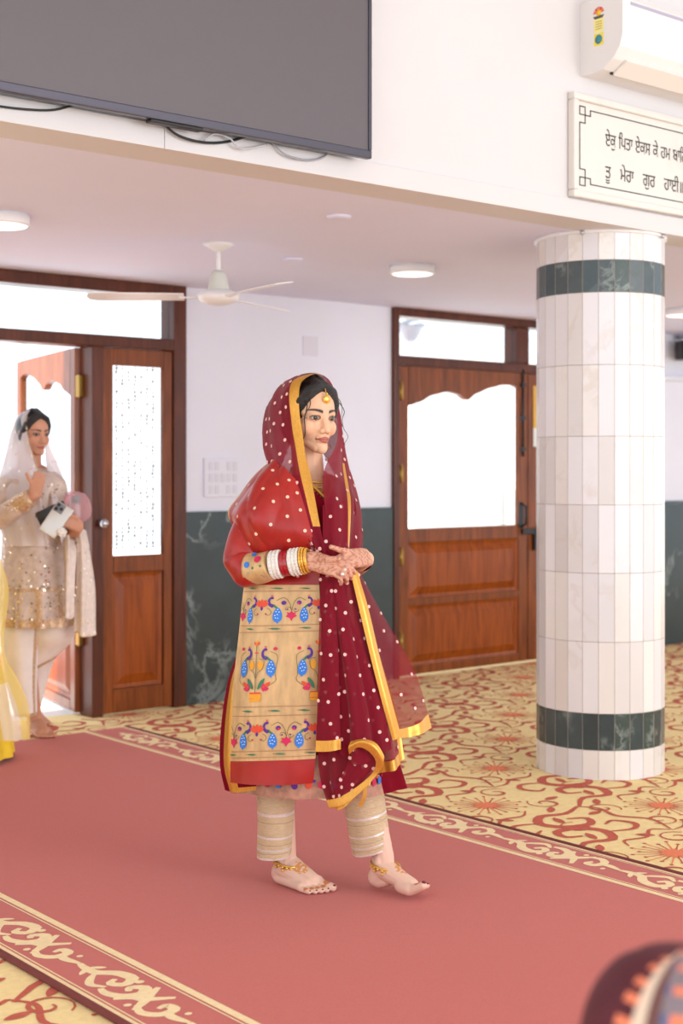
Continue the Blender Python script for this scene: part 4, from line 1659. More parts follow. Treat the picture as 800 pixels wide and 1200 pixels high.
anklet(LL, w1)

# ---- trousers: cream with silver bands
M_tr = mat('cream_silk', srgb(206, 180, 142), 0.5, var=0.08, vscale=60, bump=0.35, bscale=70, stretch=(1, 1, 3), sheen=0.05)
M_silver = mat('silver_lace', srgb(232, 226, 220), 0.35, 0.45, var=0.2, vscale=400)
M_trline = mat('trouser_seam', srgb(176, 150, 116), 0.6)


def trouser(rows, name):
    rings = []
    for (px, py, w, a, b, tilt) in rows:
        rings.append((W(px, py, w), put(a, 0, tilt), put(0, b, -0.25 * tilt)))
    G = loft(rings, 90, 64, fold=lambda t, v: 0.020 * math.sin(3 * t + 5 * v) + 0.004 * math.sin(v * 75) + 0.010 * math.sin(7 * t - 9 * v))

    def mfn(u, v):
        for c, h, m in ((0.40, 0.005, 2), (0.485, 0.014, 1), (0.57, 0.005, 2), (0.655, 0.005, 2), (0.74, 0.012, 1), (0.83, 0.005, 2), (0.885, 0.010, 1), (0.93, 0.006, 2), (0.985, 0.012, 1)):
            if abs(v - c) < h:
                return m
        return 0
    mb = MB()
    emit_loft(mb, G, mfn)
    return mb


tro = trouser([(328, 900, 0.03, 0.070, 0.075, 0), (323, 935, 0.03, 0.0625, 0.068, 0), (322.5, 970, 0.03, 0.0575, 0.06, 0), (321.5, 1003, 0.03, 0.0555, 0.056, 0.004)], 'r')
l2 = trouser([(422, 900, 0.06, 0.072, 0.075, 0), (426, 940, 0.06, 0.067, 0.068, 0.008), (431, 968, 0.06, 0.064, 0.062, 0.013), (436.5, 995, 0.06, 0.0625, 0.06, 0.018)], 'l')
bb = len(tro.v)
tro.v += l2.v
tro.f += [tuple(bb + i for i in f) for f in l2.f]
tro.m += l2.m
tro.s += l2.s
tro.build('trousers', [M_tr, M_silver, M_trline], w1)

# ---- kurta (maroon, gold edge, brocade hem) and its sleeves
M_kur = mat('maroon_silk', srgb(122, 10, 30), 0.75, var=0.10, vscale=14, sheen=0.0, spec=0.06)
M_red = mat('red_silk', srgb(164, 24, 18), 0.33, var=0.10, vscale=18, sheen=0.06)
M_broc = mat('gold_brocade', srgb(206, 168, 118), 0.42, 0.25, var=0.14, vscale=45, stretch=(1, 1, 0.35), sheen=0.05)
M_gedge = mat('gold_zari', srgb(214, 152, 62), 0.36, 0.45, var=0.12, vscale=500, stretch=(1, 1, 0.1))
M_pb = mat('thread_blue', srgb(44, 122, 214), 0.55)
M_pv = mat('thread_violet', srgb(84, 30, 140), 0.55)
M_pp = mat('thread_pink', srgb(206, 24, 84), 0.55)
M_po = mat('thread_orange', srgb(222, 74, 38), 0.55)
M_py = mat('thread_yellow', srgb(232, 160, 34), 0.55)
M_pg = mat('thread_green', srgb(50, 120, 86), 0.55)
M_pk = mat('thread_olive', srgb(116, 106, 66), 0.6)
M_pw = mat('thread_white', srgb(226, 232, 240), 0.55)
M_pbr = mat('thread_brown', srgb(176, 128, 92), 0.6)
THREADS = [M_pb, M_pv, M_pp, M_po, M_py, M_pg, M_pk, M_pw, M_pbr]
BL, VI, PK, OR, YE, GR, OL, WH, BR = range(9)
rows = []
for (px, py, w, a, b) in ((362, 556, -0.02, 0.075, 0.066), (361, 565, -0.01, 0.125, 0.088), (361, 578, -0.005, 0.152, 0.112), (362, 604, 0.0, 0.160, 0.135), (361, 650, 0.0, 0.150, 0.14), (354, 700, 0.0, 0.150, 0.145), (356, 780, 0.005, 0.195, 0.155), (364, 860, 0.02, 0.245, 0.165), (369, 922, 0.03, 0.282, 0.175)):
    tw = 1 - smoothstep(640, 760, py)
    c_, s_ = math.cos(tw * 0.474), math.sin(tw * 0.474)
    rows.append((W(px, py, w), put(a * c_, -a * s_), put(b * s_, b * c_)))
G = loft(rows, 150, 128, fold=lambda t, v: smoothstep(0.45, 1, v) * (0.040 * math.sin(7 * t + 1.0) + 0.02 * math.sin(15 * t)))
km = MB()


def kur_m(u, v):
    if v < 0.29 and abs(u - 0.25) < 0.085 * (1 - v / 0.29) ** 0.8:
        return None
    if v > 0.90 and 0.10 < u < 0.41:
        return 1
    if 0.86 < v < 0.925 and (u < 0.12 or u > 0.9):
        return 1
    return 0


emit_loft(km, G, kur_m)
# motifs along the brocade hem
for k in range(40):
    u = (k + 0.5) / 40
    j0 = int(0.968 * 150) if 0.1 < u < 0.41 else int(0.892 * 150)
    i0 = int(u * 128) % 128
    c = G[j0][i0]
    n = (c - W(365, 900, 0.02))
    n.z = 0
    n.normalize()
    t = Vector((0, 0, 1)).cross(n)
    P_ = lambda x, z: c + n * 0.006 + t * x + Vector((0, 0, z))
    m = (2, 3, 4, 5)[k % 4]
    km.add([P_(0.011 * math.cos(2 * PI * q / 10), 0.013 * math.sin(2 * PI * q / 10)) for q in range(10)], [tuple(range(10))], m)
    km.add([P_(0.018 + 0.005 * math.cos(2 * PI * q / 8), 0.012 + 0.005 * math.sin(2 * PI * q / 8)) for q in range(8)], [tuple(range(8))], 2 + (k + 1) % 4)
kur = km.build('kurta', [M_kur, mat('mauve_brocade', srgb(176, 124, 100), 0.5, 0.15, var=0.2, vscale=60), M_pb, M_pp, M_po, M_pv], w1)
# neckline braid
nb = MB()
pts = [G[int(q_)][int(128 * (0.25 + sg * 0.085 * (1 - q_ / 43.5) ** 0.8))] for sg, qs in ((-1, (2, 12, 22, 32, 42)), (1, (32, 22, 12, 2))) for q_ in qs]
nb.tube(catmull(pts, 30), 0.0055, 8, 0, flat=(1, 1))
nb.build('neckline_braid', M_gedge, kur)
# bare throat inside the neckline
# back flap of the slit, hanging behind the brocade panel
sh = Sheet([RW((276, 770, 0.06), (279, 771, 0.08), (283, 772, 0.10), (300, 772, 0.12)),
            RW((266, 802, 0.06), (270, 803, 0.09), (275, 804, 0.11), (298, 804, 0.13)),
            RW((259, 850, 0.06), (264, 851, 0.09), (271, 852, 0.12), (298, 854, 0.14)),
            RW((257.5, 895, 0.07), (263, 897, 0.10), (271, 899, 0.13), (300, 901, 0.15)),
            RW((263.5, 926, 0.08), (270, 928, 0.11), (276, 929, 0.13), (302, 926, 0.15))], 30, 60)
fm = MB()
sh.emit(fm, lambda u, v: 0 if u < 0.30 else (1 if u < 0.72 or v > 0.955 else 0))
fm.build('back_flap', [M_kur, M_gedge], kur)
# sleeves
sl = MB()


def sleeve(path, rad, n=70, wr=0.06, ph=0.0, sq=0.0):
    C_ = catmull(path, n + 1)
    Rr = catmull([Vector((r, 0, 0)) for r in rad], n + 1)
    m = 40
    vs, fs = [], []
    ref = None
    for i, c in enumerate(C_):
        t = (C_[min(i + 1, n)] - C_[max(i - 1, 0)]).normalized()
        if ref is None:
            ref = Vector((0, 0, 1)) if abs(t.z) < 0.9 else FWD.copy()
        a = (ref - t * ref.dot(t)).normalized()
        ref = a
        b = t.cross(a)
        for k in range(m):
            an = 2 * PI * k / m
            v = i / n
            bell = math.exp(-((v - 0.58) / 0.22) ** 2)
            rr = Rr[i].x * (1 + wr * (0.35 + bell) * (math.sin(26 * v + 3.0 * math.sin(an + ph)) * 0.6 + 0.5 * math.sin(3 * an + 14 * v)))
            vs.append(c + (a * math.cos(an) + b * math.sin(an)) * rr)
    for i in range(n):
        for k in range(m):
            k2 = (k + 1) % m
            fs.append((i * m + k, i * m + k2, (i + 1) * m + k2, (i + 1) * m + k))
    return vs, fs


RSP = [W(319, 584, 0.06), W(300, 608, 0.095), W(287, 638, 0.115), W(285, 658, 0.13), W(290, 666, 0.155), W(303, 666.5, 0.18), W(318, 662.5, 0.20)]
vs, fs = sleeve(RSP, [0.050, 0.056, 0.060, 0.059, 0.057, 0.050, 0.044])
sl.add(vs, fs, 0, True)
sl.build('sleeve', M_red, kur)
sl = MB()
vs, fs = sleeve([W(400, 584, -0.08), W(406, 612, -0.085), W(409, 645, -0.08), W(413, 660, -0.055), W(420, 658, -0.01), W(424, 656, 0.03)], [0.042, 0.044, 0.044, 0.045, 0.042, 0.037], wr=0.03)
sl.add(vs, fs, 0, True)
sl.build('sleeve', M_red, kur)
# brocade cuff on the near sleeve, with motifs
cf = MB()
CP = catmull([W(293, 666.5, 0.168), W(305, 666.0, 0.186), W(317.5, 662.5, 0.203)], 14)
cf.tube(CP, [0.0515, 0.0512, 0.051, 0.0505, 0.050, 0.0495, 0.049, 0.0485, 0.048, 0.0475, 0.047, 0.0465, 0.046, 0.046], 40)
ax_ = (CP[-1] - CP[0]).normalized()
upc = (Vector((0, 0, 1)) - ax_ * ax_.z).normalized()
sdc = ax_.cross(upc)
if sdc.dot(FWD) > 0:
    sdc = -sdc


def cuffp(s, a, r=0.0515):
    return CP[0].lerp(CP[-1], s) + (upc * math.sin(a) + sdc * math.cos(a)) * (r - 0.005 * s + 0.001)


for s, a, m, r in ((0.25, 0.25, 1, 0.010), (0.72, 0.55, 3, 0.012), (0.30, -0.45, 1, 0.011), (0.75, -0.75, 2, 0.010), (0.5, 0.0, 4, 0.004), (0.5, 1.0, 1, 0.009), (0.85, 0.05, 4, 0.004), (0.15, -0.95, 3, 0.008)):
    cc = [cuffp(s + r * math.cos(2 * PI * q / 10) / 0.08, a + r * math.sin(2 * PI * q / 10) / 0.05) for q in range(10)]
    cf.add(cc, [tuple(range(10))], m)
cf.build('cuff', [M_broc, M_pb, M_pv, M_pp, M_pg], kur)

# ---- bangles on the near wrist
M_ivory = mat('ivory_bangle', srgb(236, 228, 220), 0.3, var=0.25, vscale=500)
M_redb = mat('red_bangle', srgb(168, 16, 34), 0.18, coat=0.6)
BA, BB_ = W(317, 662.5, 0.203), W(363, 656, 0.235)
bx_ = (BB_ - BA).normalized()


def bangle(s0, s1, r, m, name, label, studs=0):
    a = BA.lerp(BB_, s0)
    h = (BB_ - BA).length * (s1 - s0)
    mb = MB()
    mb.lathe([(r - 0.005, 0), (r - 0.001, 0), (r, 0.001), (r, h - 0.0012), (r - 0.001, h - 0.0004), (r - 0.005, h - 0.0004)], a, 44, 0, axis=bx_, cap=False)
    if studs:
        q = Vector((0, 0, 1)).rotation_difference(bx_)
        for row in range(studs):
            for k in range(26):
                t = 2 * PI * (k + 0.5 * (row % 2)) / 26
                mb.ball(a + bx_ * (h * (row + 0.6) / (studs + 0.2)) + (q @ Vector((math.cos(t), math.sin(t), 0))) * r, 0.0028, 1 if (k + row) % 2 else 0, 6, 4)
    return mb.build(name, m, w1, label)


for s0, s1, r, kind in ((0.02, 0.11, 0.043, 'i'), (0.11, 0.20, 0.043, 'i'), (0.20, 0.29, 0.043, 'i'), (0.30, 0.40, 0.0405, 'r'), (0.40, 0.50, 0.0405, 'r'), (0.51, 0.60, 0.0415, 'i'), (0.60, 0.69, 0.0415, 'i'), (0.69, 0.775, 0.0415, 'i')):
    if kind == 'i':
        bangle(s0, s1, r, [M_ivory, M_silver], 'bangle', 'carved ivory-white bangle', 1)
    else:
        bangle(s0, s1, r, [M_redb], 'bangle', 'glossy red bangle')
for s0, s1, r in ((0.79, 0.84, 0.041), (0.845, 0.90, 0.039), (0.905, 0.985, 0.036)):
    bangle(s0, s1, r, [M_gold, M_gold], 'bangle', 'gold bangle', 1)
# finger ring and red nails on the right hand, fringe tassel
rg = MB()
rg.ball(W(401, 673, 0.30), 0.006, 0, 10, 8)
rg.ball(W(404, 668, 0.30), 0.005, 0, 10, 8)
rg.build('finger_ring', [M_silver], w1)
nl = MB()
for px, py in ((383, 673), (386.5, 674.5), (390, 675)):
    nl.ball(W(px, py, 0.262), 0.0065, 0, 10, 6, (1, 0.7, 0.55))
nl.build('red_pompom', mat('pompom_red', srgb(206, 20, 48), 0.5), w1)

# ---- red silk shawl with brocade end, over the near shoulder
PT, PB = 685.5, 890.0
shrows = [RW((314, 541, -0.05), (322, 540, 0.07), (336, 551, 0.125), (347, 562, 0.142)),
          RW((297, 560, 0.0), (306, 560, 0.135), (330, 571, 0.172), (353, 581, 0.168)),
          RW((281, 580, 0.02), (296, 583, 0.175), (328, 591, 0.198), (359, 601, 0.182)),
          RW((267, 601, 0.04), (285, 608, 0.192), (325, 617, 0.212), (365, 624, 0.196)),
          RW((279, 628, 0.11), (299, 640, 0.195), (332, 647, 0.185), (372, 647, 0.188)),
          RW((293, 656, 0.11), (308, 664, 0.140), (337, 668, 0.155), (375, 667, 0.178)),
          RW((286, PT, 0.12), (306, PT, 0.155), (341, PT, 0.17), (374, PT, 0.175)),
          RW((280, 735, 0.14), (303, 735, 0.18), (340, 734, 0.19), (376, 733, 0.19)),
          RW((274.5, 786, 0.15), (301, 786, 0.20), (338, 785, 0.205), (375.5, 784, 0.195)),
          RW((272, 840, 0.16), (299, 840, 0.215), (335, 839, 0.22), (372, 838, 0.20)),
          RW((270, PB + 2, 0.165), (297, PB + 2, 0.222), (334, PB + 1, 0.226), (369.5, PB - 1, 0.205)),
          RW((269.5, 917, 0.165), (297, 920, 0.224), (333, 920, 0.228), (366.5, 917.5, 0.205))]
NR = len(shrows) - 1


def shfold(u, v):
    top = 1 - smoothstep(0.30, 0.55, v)
    low = smoothstep(0.5, 0.7, v)
    return top * (0.012 * (0.6 - abs(math.sin(6.5 * u - 9 * v))) + 0.008 * (0.6 - abs(math.sin(11 * u + 5 * v + 1))) + 0.005 * math.sin(9 * u - 22 * v)) * math.sin(PI * min(1, 0.15 + u)) + low * (0.0022 * math.sin(9 * u + 4 * v) + 0.002 * math.sin(21 * v + 3 * u))


shw = Sheet(shrows, 90, 264, shfold)
vT, vB = 6 / NR, 10 / NR


def sh_m(u, v):
    if v < vT or v > vB:
        if v < 0.30 and u < 0.018:
            return 2
        return 0
    return 1


sm = MB()
shw.emit(sm, sh_m)
# woven dots on the red part
for r_ in range(0, 12):
    for c_ in range(0, 3):
        u = (c_ + (0.78 if r_ % 2 else 0.28)) / 3
        v = 0.04 + r_ * 0.046
        if v < vT - 0.012:
            shw.dot(sm, u + rnd.uniform(-.01, .01), v, 0.0058, 3, -0.0015)
# brocade art in the panel's own grid: x 0..400 across, y 110..990 down
art = Art()


def cv(pts, w, mi, n=14):
    c = catmull([Vector((p[0], p[1], 0)) for p in pts], n)
    art.rib([(q.x, q.y) for q in c], w, mi)


def peacock(x, y, s, h=1.0):
    """s = 1 looks right; x, y = middle of the tail"""
    X = lambda a: x + s * a
    # tail drop
    t = []
    for q in range(15):
        a = 2 * PI * q / 14
        rr = 1.0
        t.append((X(-4 + 19 * math.sin(a) * (1 - 0.28 * math.cos(a))), y + 37 * h * -math.cos(a) * 0.98))
    art.poly(t[:-1], BL)
    art.poly([(X(-16), y + 22 * h), (X(8), y + 22 * h), (X(-6), y + 44 * h)], BL)
    for a, b in ((-10, -14), (2, -16), (-4, -2), (-13, 4), (6, 2), (-6, 16), (3, 14), (-4, -26)):
        art.disc((X(a), y + b * h), 2.6, WH, 6)
    art.poly([(X(0), y - 30 * h), (X(22), y - 44 * h), (X(26), y - 56 * h), (X(10), y - 50 * h), (X(-6), y - 34 * h)], GR)
    cv([(X(14), y - 40 * h), (X(30), y - 52 * h), (X(33), y - 70 * h), (X(24), y - 84 * h), (X(14), y - 80 * h)], [15, 15, 14, 13, 12, 11, 10, 10, 9, 9, 9, 8, 6, 3], VI)
    art.disc((X(20), y - 83 * h), 7, VI, 8)
    cv([(X(20), y - 88 * h), (X(16), y - 98 * h)], 2.5, PK, 4)
    cv([(X(22), y - 88 * h), (X(24), y - 100 * h)], 2.5, PK, 4)


def tree(x, y):
    art.poly([(x, y + 28), (x - 8, y + 12), (x - 24, y + 4), (x - 16, y - 6), (x - 22, y - 18), (x - 8, y - 12), (x, y - 24), (x + 8, y - 12), (x + 22, y - 18), (x + 16, y - 6), (x + 24, y + 4), (x + 8, y + 12)], PK)
    cv([(x, y - 20), (x - 10, y - 62), (x - 34, y - 88), (x - 64, y - 74)], 2.6, OL)
    cv([(x, y - 20), (x + 10, y - 62), (x + 34, y - 88), (x + 64, y - 74)], 2.6, OL)
    for s in (-1, 1):
        art.disc((x + s * 34, y - 62), 11, VI, 8)
        art.disc((x + s * 32, y - 58), 6, PK, 8)
        art.spiral((x + s * 18, y - 30), 15, 5, 0, 4.5 * s, 2.4, 1.8, OL, 12)
        art.disc((x + s * 18, y - 30), 4, VI, 6)


def lotus(x, y):
    for a in (-1.15, -0.6, 0, 0.6, 1.15):
        art.drop((x, y + 14), (x + 34 * math.sin(a), y + 14 - 40 * math.cos(a * 0.8)), 17, OR)
    art.drop((x, y + 10), (x, y + 30), 12, VI)
    for s in (-1, 1):
        art.spiral((x + s * 26, y + 42), 22, 5, -PI / 2, -PI / 2 + 4.4 * s, 2.4, 1.8, OL, 14)
        art.disc((x + s * 20, y + 46), 5, PK, 6)


def birdrow(y):
    peacock(78, y, 1)
    peacock(208, y, -1)
    peacock(330, y, 1)
    tree(18, y + 4)
    tree(270, y + 4)
    lotus(143, y - 52)
    lotus(392, y - 52)


birdrow(272)
birdrow(884)
for x in (128, 390):
    # vase with two birds
    for s in (-1, 1):
        if x + s * 62 < 400:
            peacock(x + s * 62, 538, -s, 1.12)
            art.disc((x + s * 82, 442), 9, PK, 8)
            cv([(x + s * 62, 455), (x + s * 92, 480), (x + s * 84, 560), (x + s * 88, 600), (x + s * 50, 630)], 2.2, OL)
            art.drop((x + s * 12, 640), (x + s * 40, 588), 18, GR)
            art.drop((x + s * 34, 634), (x + s * 66, 606), 16, OR)
            art.drop((x + s * 34, 640), (x + s * 60, 636), 20, PK)
            art.drop((x + s * 36, 612), (x + s * 38, 650), 18, PK)
            art.drop((x + s * 22, 548), (x + s * 20, 500), 26, YE)
            cv([(x, 590), (x + s * 10, 560), (x + s * 30, 540), (x + s * 36, 500), (x + s * 12, 490)], 2.4, OL)
    cv([(x, 655), (x, 560), (x, 420)], 3, OL)
    for a in (-0.8, 0, 0.8):
        art.drop((x, 424), (x + 18 * math.sin(a), 424 - 26 * math.cos(a)), 12, (OR, YE, OR)[int(round(a / 0.8)) + 1])
    art.drop((x - 9, 462), (x + 9, 462), 8, OR)
    art.poly([(x - 27, 660), (x + 27, 660), (x + 30, 676), (x + 24, 698), (x - 24, 698), (x - 30, 676)], YE)
    art.poly([(x - 27, 654), (x + 27, 654), (x + 27, 662), (x - 27, 662)], OR)
    art.rib([(x - 28, 684), (x + 28, 684)], 3, OR)
for y in (150, 322, 356, 722, 766, 934, 968):
    art.rib([(k * 4.0, y + 1.2 * (k % 2)) for k in range(1, 100)], 3.4, BR)
for y, xs in ((132, (75, 210, 335)), (338, (80, 205, 335)), (742, (95, 220, 345)), (950, (10, 120, 245, 380))):
    for x in xs:
        art.drop((x - 22, y), (x + 22, y + 3), 9, GR)
        art.rib([(x - 30, y), (x - 15, y)], 2.5, OL)


def panel(x, y):
    if x < 1 or x > 399:
        return None
    return shw.pos(x / 400.0, vT + (vB - vT) * (y - 110) / 880.0)


nrm_panel = (shw.nrm(45, 210))
if nrm_panel.dot(FWD) > 0:
    nrm_panel = -nrm_panel


def panel_lift(x, y):
    p = panel(x, y)
    return None if p is None else p + nrm_panel * 0.0016


off = 4
bvs = len(sm.f)
for pts, mi in art.polys:
    pass
art2 = Art()
art2.polys = [([(min(399, max(1, a)), b) for a, b in pts], mi + off) for pts, mi in art.polys if not all(a > 399 or a < 1 for a, b in pts)]
art2.onto(sm, panel_lift, up=nrm_panel, step=2.5e-6)
M_dotw = mat('woven_dot', srgb(236, 196, 170), 0.5)
sm.build('shawl', [M_red, M_broc, M_gedge, M_dotw] + THREADS, w1)

# ---- sheer maroon veil
M_net = sheer('maroon_net', srgb(150, 18, 44), 0.81)
M_net2 = sheer('maroon_net_single', srgb(160, 26, 50), 0.58)
M_netg = mat('net_gold_edge', srgb(218, 158, 66), 0.34, 0.5, var=0.12, vscale=500, stretch=(1, 1, 0.1))
M_dot = mat('net_dot', srgb(244, 196, 186), 0.4)
cols = [
    RW((383, 652, 0.200), (376, 622, 0.192), (369, 584, 0.165), (364, 558, 0.140), (358, 534, 0.118), (354, 505, 0.100), (351, 486, 0.090), (350, 468, 0.083), (351.5, 452, 0.070), (357, 444, 0.055), (370, 438.0, 0.03), (381, 443, -0.005), (387, 454, -0.035), (391, 472, -0.055), (395, 494, -0.05), (394, 520, -0.02), (384, 540, 0.04), (378, 560, 0.09), (380, 590, 0.145), (388, 652, 0.195)),
    RW((379, 652, 0.200), (368, 622, 0.190), (358, 582, 0.165), (351, 552, 0.135), (346, 522, 0.108), (343, 505, 0.092), (341, 488, 0.080), (339, 468, 0.070), (340, 453, 0.052), (346.5, 443.5, 0.035), (368, 437.2, 0.005), (383, 443, -0.03), (391, 456, -0.06), (395, 474, -0.075), (399, 496, -0.07), (398, 520, -0.045), (393, 541, 0.0), (389, 562, 0.07), (392, 590, 0.132), (396, 652, 0.190)),
    RW((374, 652, 0.196), (361, 624, 0.190), (347, 584, 0.165), (337, 555, 0.125), (331, 524, 0.085), (327, 505, 0.06), (325, 488, 0.04), (325, 470, 0.02), (330, 453, 0.0), (342, 442.5, -0.02), (365, 437.5, -0.045), (382, 444, -0.07), (391, 459, -0.095), (396, 477, -0.105), (400, 500, -0.105), (401, 524, -0.085), (402, 545, -0.05), (404, 566, 0.01), (406, 592, 0.085), (405, 652, 0.165)),
    RW((373, 652, 0.192), (358, 624, 0.190), (342, 586, 0.165), (326, 552, 0.095), (317, 526, 0.04), (314, 508, 0.01), (313, 492, -0.01), (316, 472, -0.035), (325, 456, -0.06), (340, 445, -0.08), (362, 440, -0.105), (379, 448, -0.12), (389, 464, -0.135), (395, 484, -0.14), (400, 508, -0.14), (404, 530, -0.125), (409, 552, -0.095), (414, 576, -0.05), (417, 600, 0.02), (413, 652, 0.12)),
    RW((370, 652, 0.192), (354, 624, 0.186), (336, 578, 0.150), (317, 547, 0.05), (310, 528, -0.02), (309, 514, -0.05), (309.5, 498, -0.075), (314, 478, -0.10), (325, 463, -0.12), (340, 453, -0.135), (358, 450, -0.15), (374, 458, -0.16), (385, 474, -0.17), (392, 494, -0.175), (399, 517, -0.175), (405, 538, -0.165), (412, 560, -0.14), (419, 586, -0.10), (423, 614, -0.05), (421, 655, 0.06)),
    RW((366, 652, 0.190), (350, 622, 0.184), (332, 566, 0.115), (320, 541, 0.0), (322, 528, -0.09), (325, 516, -0.135), (328, 502, -0.15), (332, 488, -0.165), (338, 478, -0.175), (346, 472, -0.18), (356, 472, -0.185), (366, 478, -0.19), (374, 490, -0.195), (382, 506, -0.20), (390, 524, -0.20), (398, 545, -0.19), (408, 566, -0.165), (418, 592, -0.13), (424, 622, -0.09), (423, 658, 0.0)),
    RW((362, 652, 0.188), (346, 620, 0.182), (328, 560, 0.09), (330, 545, -0.04), (334, 534, -0.13), (338, 524, -0.17), (342, 514, -0.185), (345, 506, -0.195), (348, 500, -0.20), (352, 497, -0.203), (357, 497, -0.205), (362, 501, -0.207), (367, 508, -0.208), (373, 519, -0.21), (380, 534, -0.21), (390, 553, -0.20), (402, 574, -0.18), (414, 598, -0.15), (421, 626, -0.12), (422, 660, -0.05)),
]
veil = Sheet(cols, 150, 84, lambda u, v: 0.004 * math.sin(26 * v + 4 * math.sin(6 * u)) * math.sin(PI * v) * (0.4 + abs(u - 0.5) * 2.0))


def veil_m(u, v):
    if v < 1 / 6 and 0.06 < u < 0.56:
        return 1
    if u > 0.83 and 0.345 < v < 0.385:
        return 1
    return 0


vm = MB()
veil.emit(vm, veil_m)
for (u, v) in scatter(200, rnd, 0.07, 1.6, 0.9):
    if v > 0.19:
        veil.dot(vm, u, v, 0.0060, 2, 0.002)
        veil.dot(vm, u, v, 0.0060, 2, -0.002)


def drape(rows, mfn, nd, mind, wu, wv, fold=None, nu=70, nv=110, vmax=0.93):
    s = Sheet(rows, nu, nv, fold)
    s.emit(vm, mfn)
    for (u, v) in scatter(nd, rnd, mind, wu, wv):
        if v < vmax and 0.03 < u < 0.97:
            s.dot(vm, u, v, 0.0058, 2, 0.002)
            s.dot(vm, u, v, 0.0058, 2, -0.002)
    return s


def pleat(k, amp, ph=0.0):
    return lambda u, v: amp * (0.25 + 0.75 * v) * (math.sin(k * u + ph) + 0.35 * math.sin(2.3 * k * u + 1.0 + 2 * v))


# chest part between the two edges, under the hands
drape([RW((378, 592, 0.145), (390, 590, 0.14), (402, 588, 0.11)), RW((378, 630, 0.185), (392, 630, 0.18), (407, 630, 0.15)), RW((378, 672, 0.20), (394, 674, 0.20), (412, 672, 0.17))],
      0, 14, 0.2, 0.5, 1.0, pleat(9, 0.004), 40, 40, 1.0)
# back layer of the long fall, ending in the ragged lower hem
drape([RW((376, 672, 0.165), (392, 674, 0.175), (408, 672, 0.17), (419, 668, 0.13)),
       RW((374, 750, 0.18), (396, 752, 0.19), (420, 750, 0.18), (438, 746, 0.11)),
       RW((372, 830, 0.19), (398, 834, 0.21), (430, 830, 0.19), (456, 822, 0.11)),
       RW((373, 900, 0.20), (396, 912, 0.225), (425, 900, 0.215), (452, 890, 0.16)),
       RW((384, 945, 0.205), (400, 948, 0.23), (420, 930, 0.23), (442, 908, 0.19))],
      lambda u, v: 1 if v > 0.955 else 0, 90, 0.085, 0.45, 1.0, pleat(14, 0.011), 80, 120, 0.92)
# right-hand hem turned towards the viewer
drape([RW((409, 676, 0.185), (414, 674, 0.18), (420, 670, 0.15)),
       RW((420, 760, 0.20), (432, 758, 0.19), (441, 752, 0.13)),
       RW((432, 840, 0.21), (450, 834, 0.20), (464, 826, 0.13)),
       RW((443, 907, 0.21), (462, 902, 0.21), (476, 889, 0.15))],
      lambda u, v: 1 if v > 0.94 or (u > 0.86 and v < 0.94) else 0, 44, 0.10, 0.3, 1.0, pleat(8, 0.010, 1.0), 40, 100, 0.92)
# main front fall
drape([RW((377, 672, 0.195), (388, 676, 0.21), (400, 678, 0.21), (411, 674, 0.19)),
       RW((388, 750, 0.215), (400, 752, 0.235), (414, 750, 0.235), (426, 746, 0.20)),
       RW((396, 830, 0.235), (412, 834, 0.255), (432, 832, 0.25), (446, 826, 0.215)),
       RW((398, 884, 0.24), (416, 896, 0.262), (440, 888, 0.258), (456, 878, 0.22))],
      0, 80, 0.085, 0.35, 1.0, pleat(11, 0.013), 60, 100, 0.97)
# narrow left fold with gold end
drape([RW((375, 674, 0.20), (382, 676, 0.215), (391, 676, 0.21)),
       RW((373, 760, 0.225), (384, 762, 0.245), (396, 760, 0.235)),
       RW((371, 840, 0.235), (384, 841, 0.258), (398, 839, 0.245)),
       RW((369.5, 881, 0.24), (384, 881, 0.265), (399, 878, 0.25))],
      lambda u, v: 1 if v > 0.88 else 0, 30, 0.11, 0.25, 1.0, pleat(5, 0.004), 40, 100, 0.90)
# far fall, single layer, ending in a gold hem
drape([RW((416, 674, 0.16), (418, 671, 0.14), (420, 668, 0.11)),
       RW((432, 740, 0.16), (440, 734, 0.12), (449, 722, 0.06)),
       RW((452, 810, 0.16), (468, 800, 0.11), (484, 784, 0.04)),
       RW((464, 851, 0.16), (484, 846, 0.11), (499, 832, 0.04)),
       RW((468, 865, 0.165), (488, 862, 0.115), (504, 853, 0.04))],
      lambda u, v: 1 if v > 0.79 else 3, 22, 0.13, 0.5, 1.0, pleat(6, 0.009), 50, 110, 0.77)
# gold edge running down the fall
s = Sheet([RW((411, 672, 0.205), (415, 670, 0.20), (418, 668, 0.19)), RW((421, 715, 0.22), (427, 713, 0.215), (431, 711, 0.20)), RW((434, 770, 0.225), (440, 768, 0.22), (444, 766, 0.20)), RW((448, 825, 0.225), (454, 824, 0.22), (459, 822, 0.20)), RW((460, 868, 0.215), (465, 866, 0.21), (470, 863, 0.19))], 8, 60)
s.emit(vm, 1)
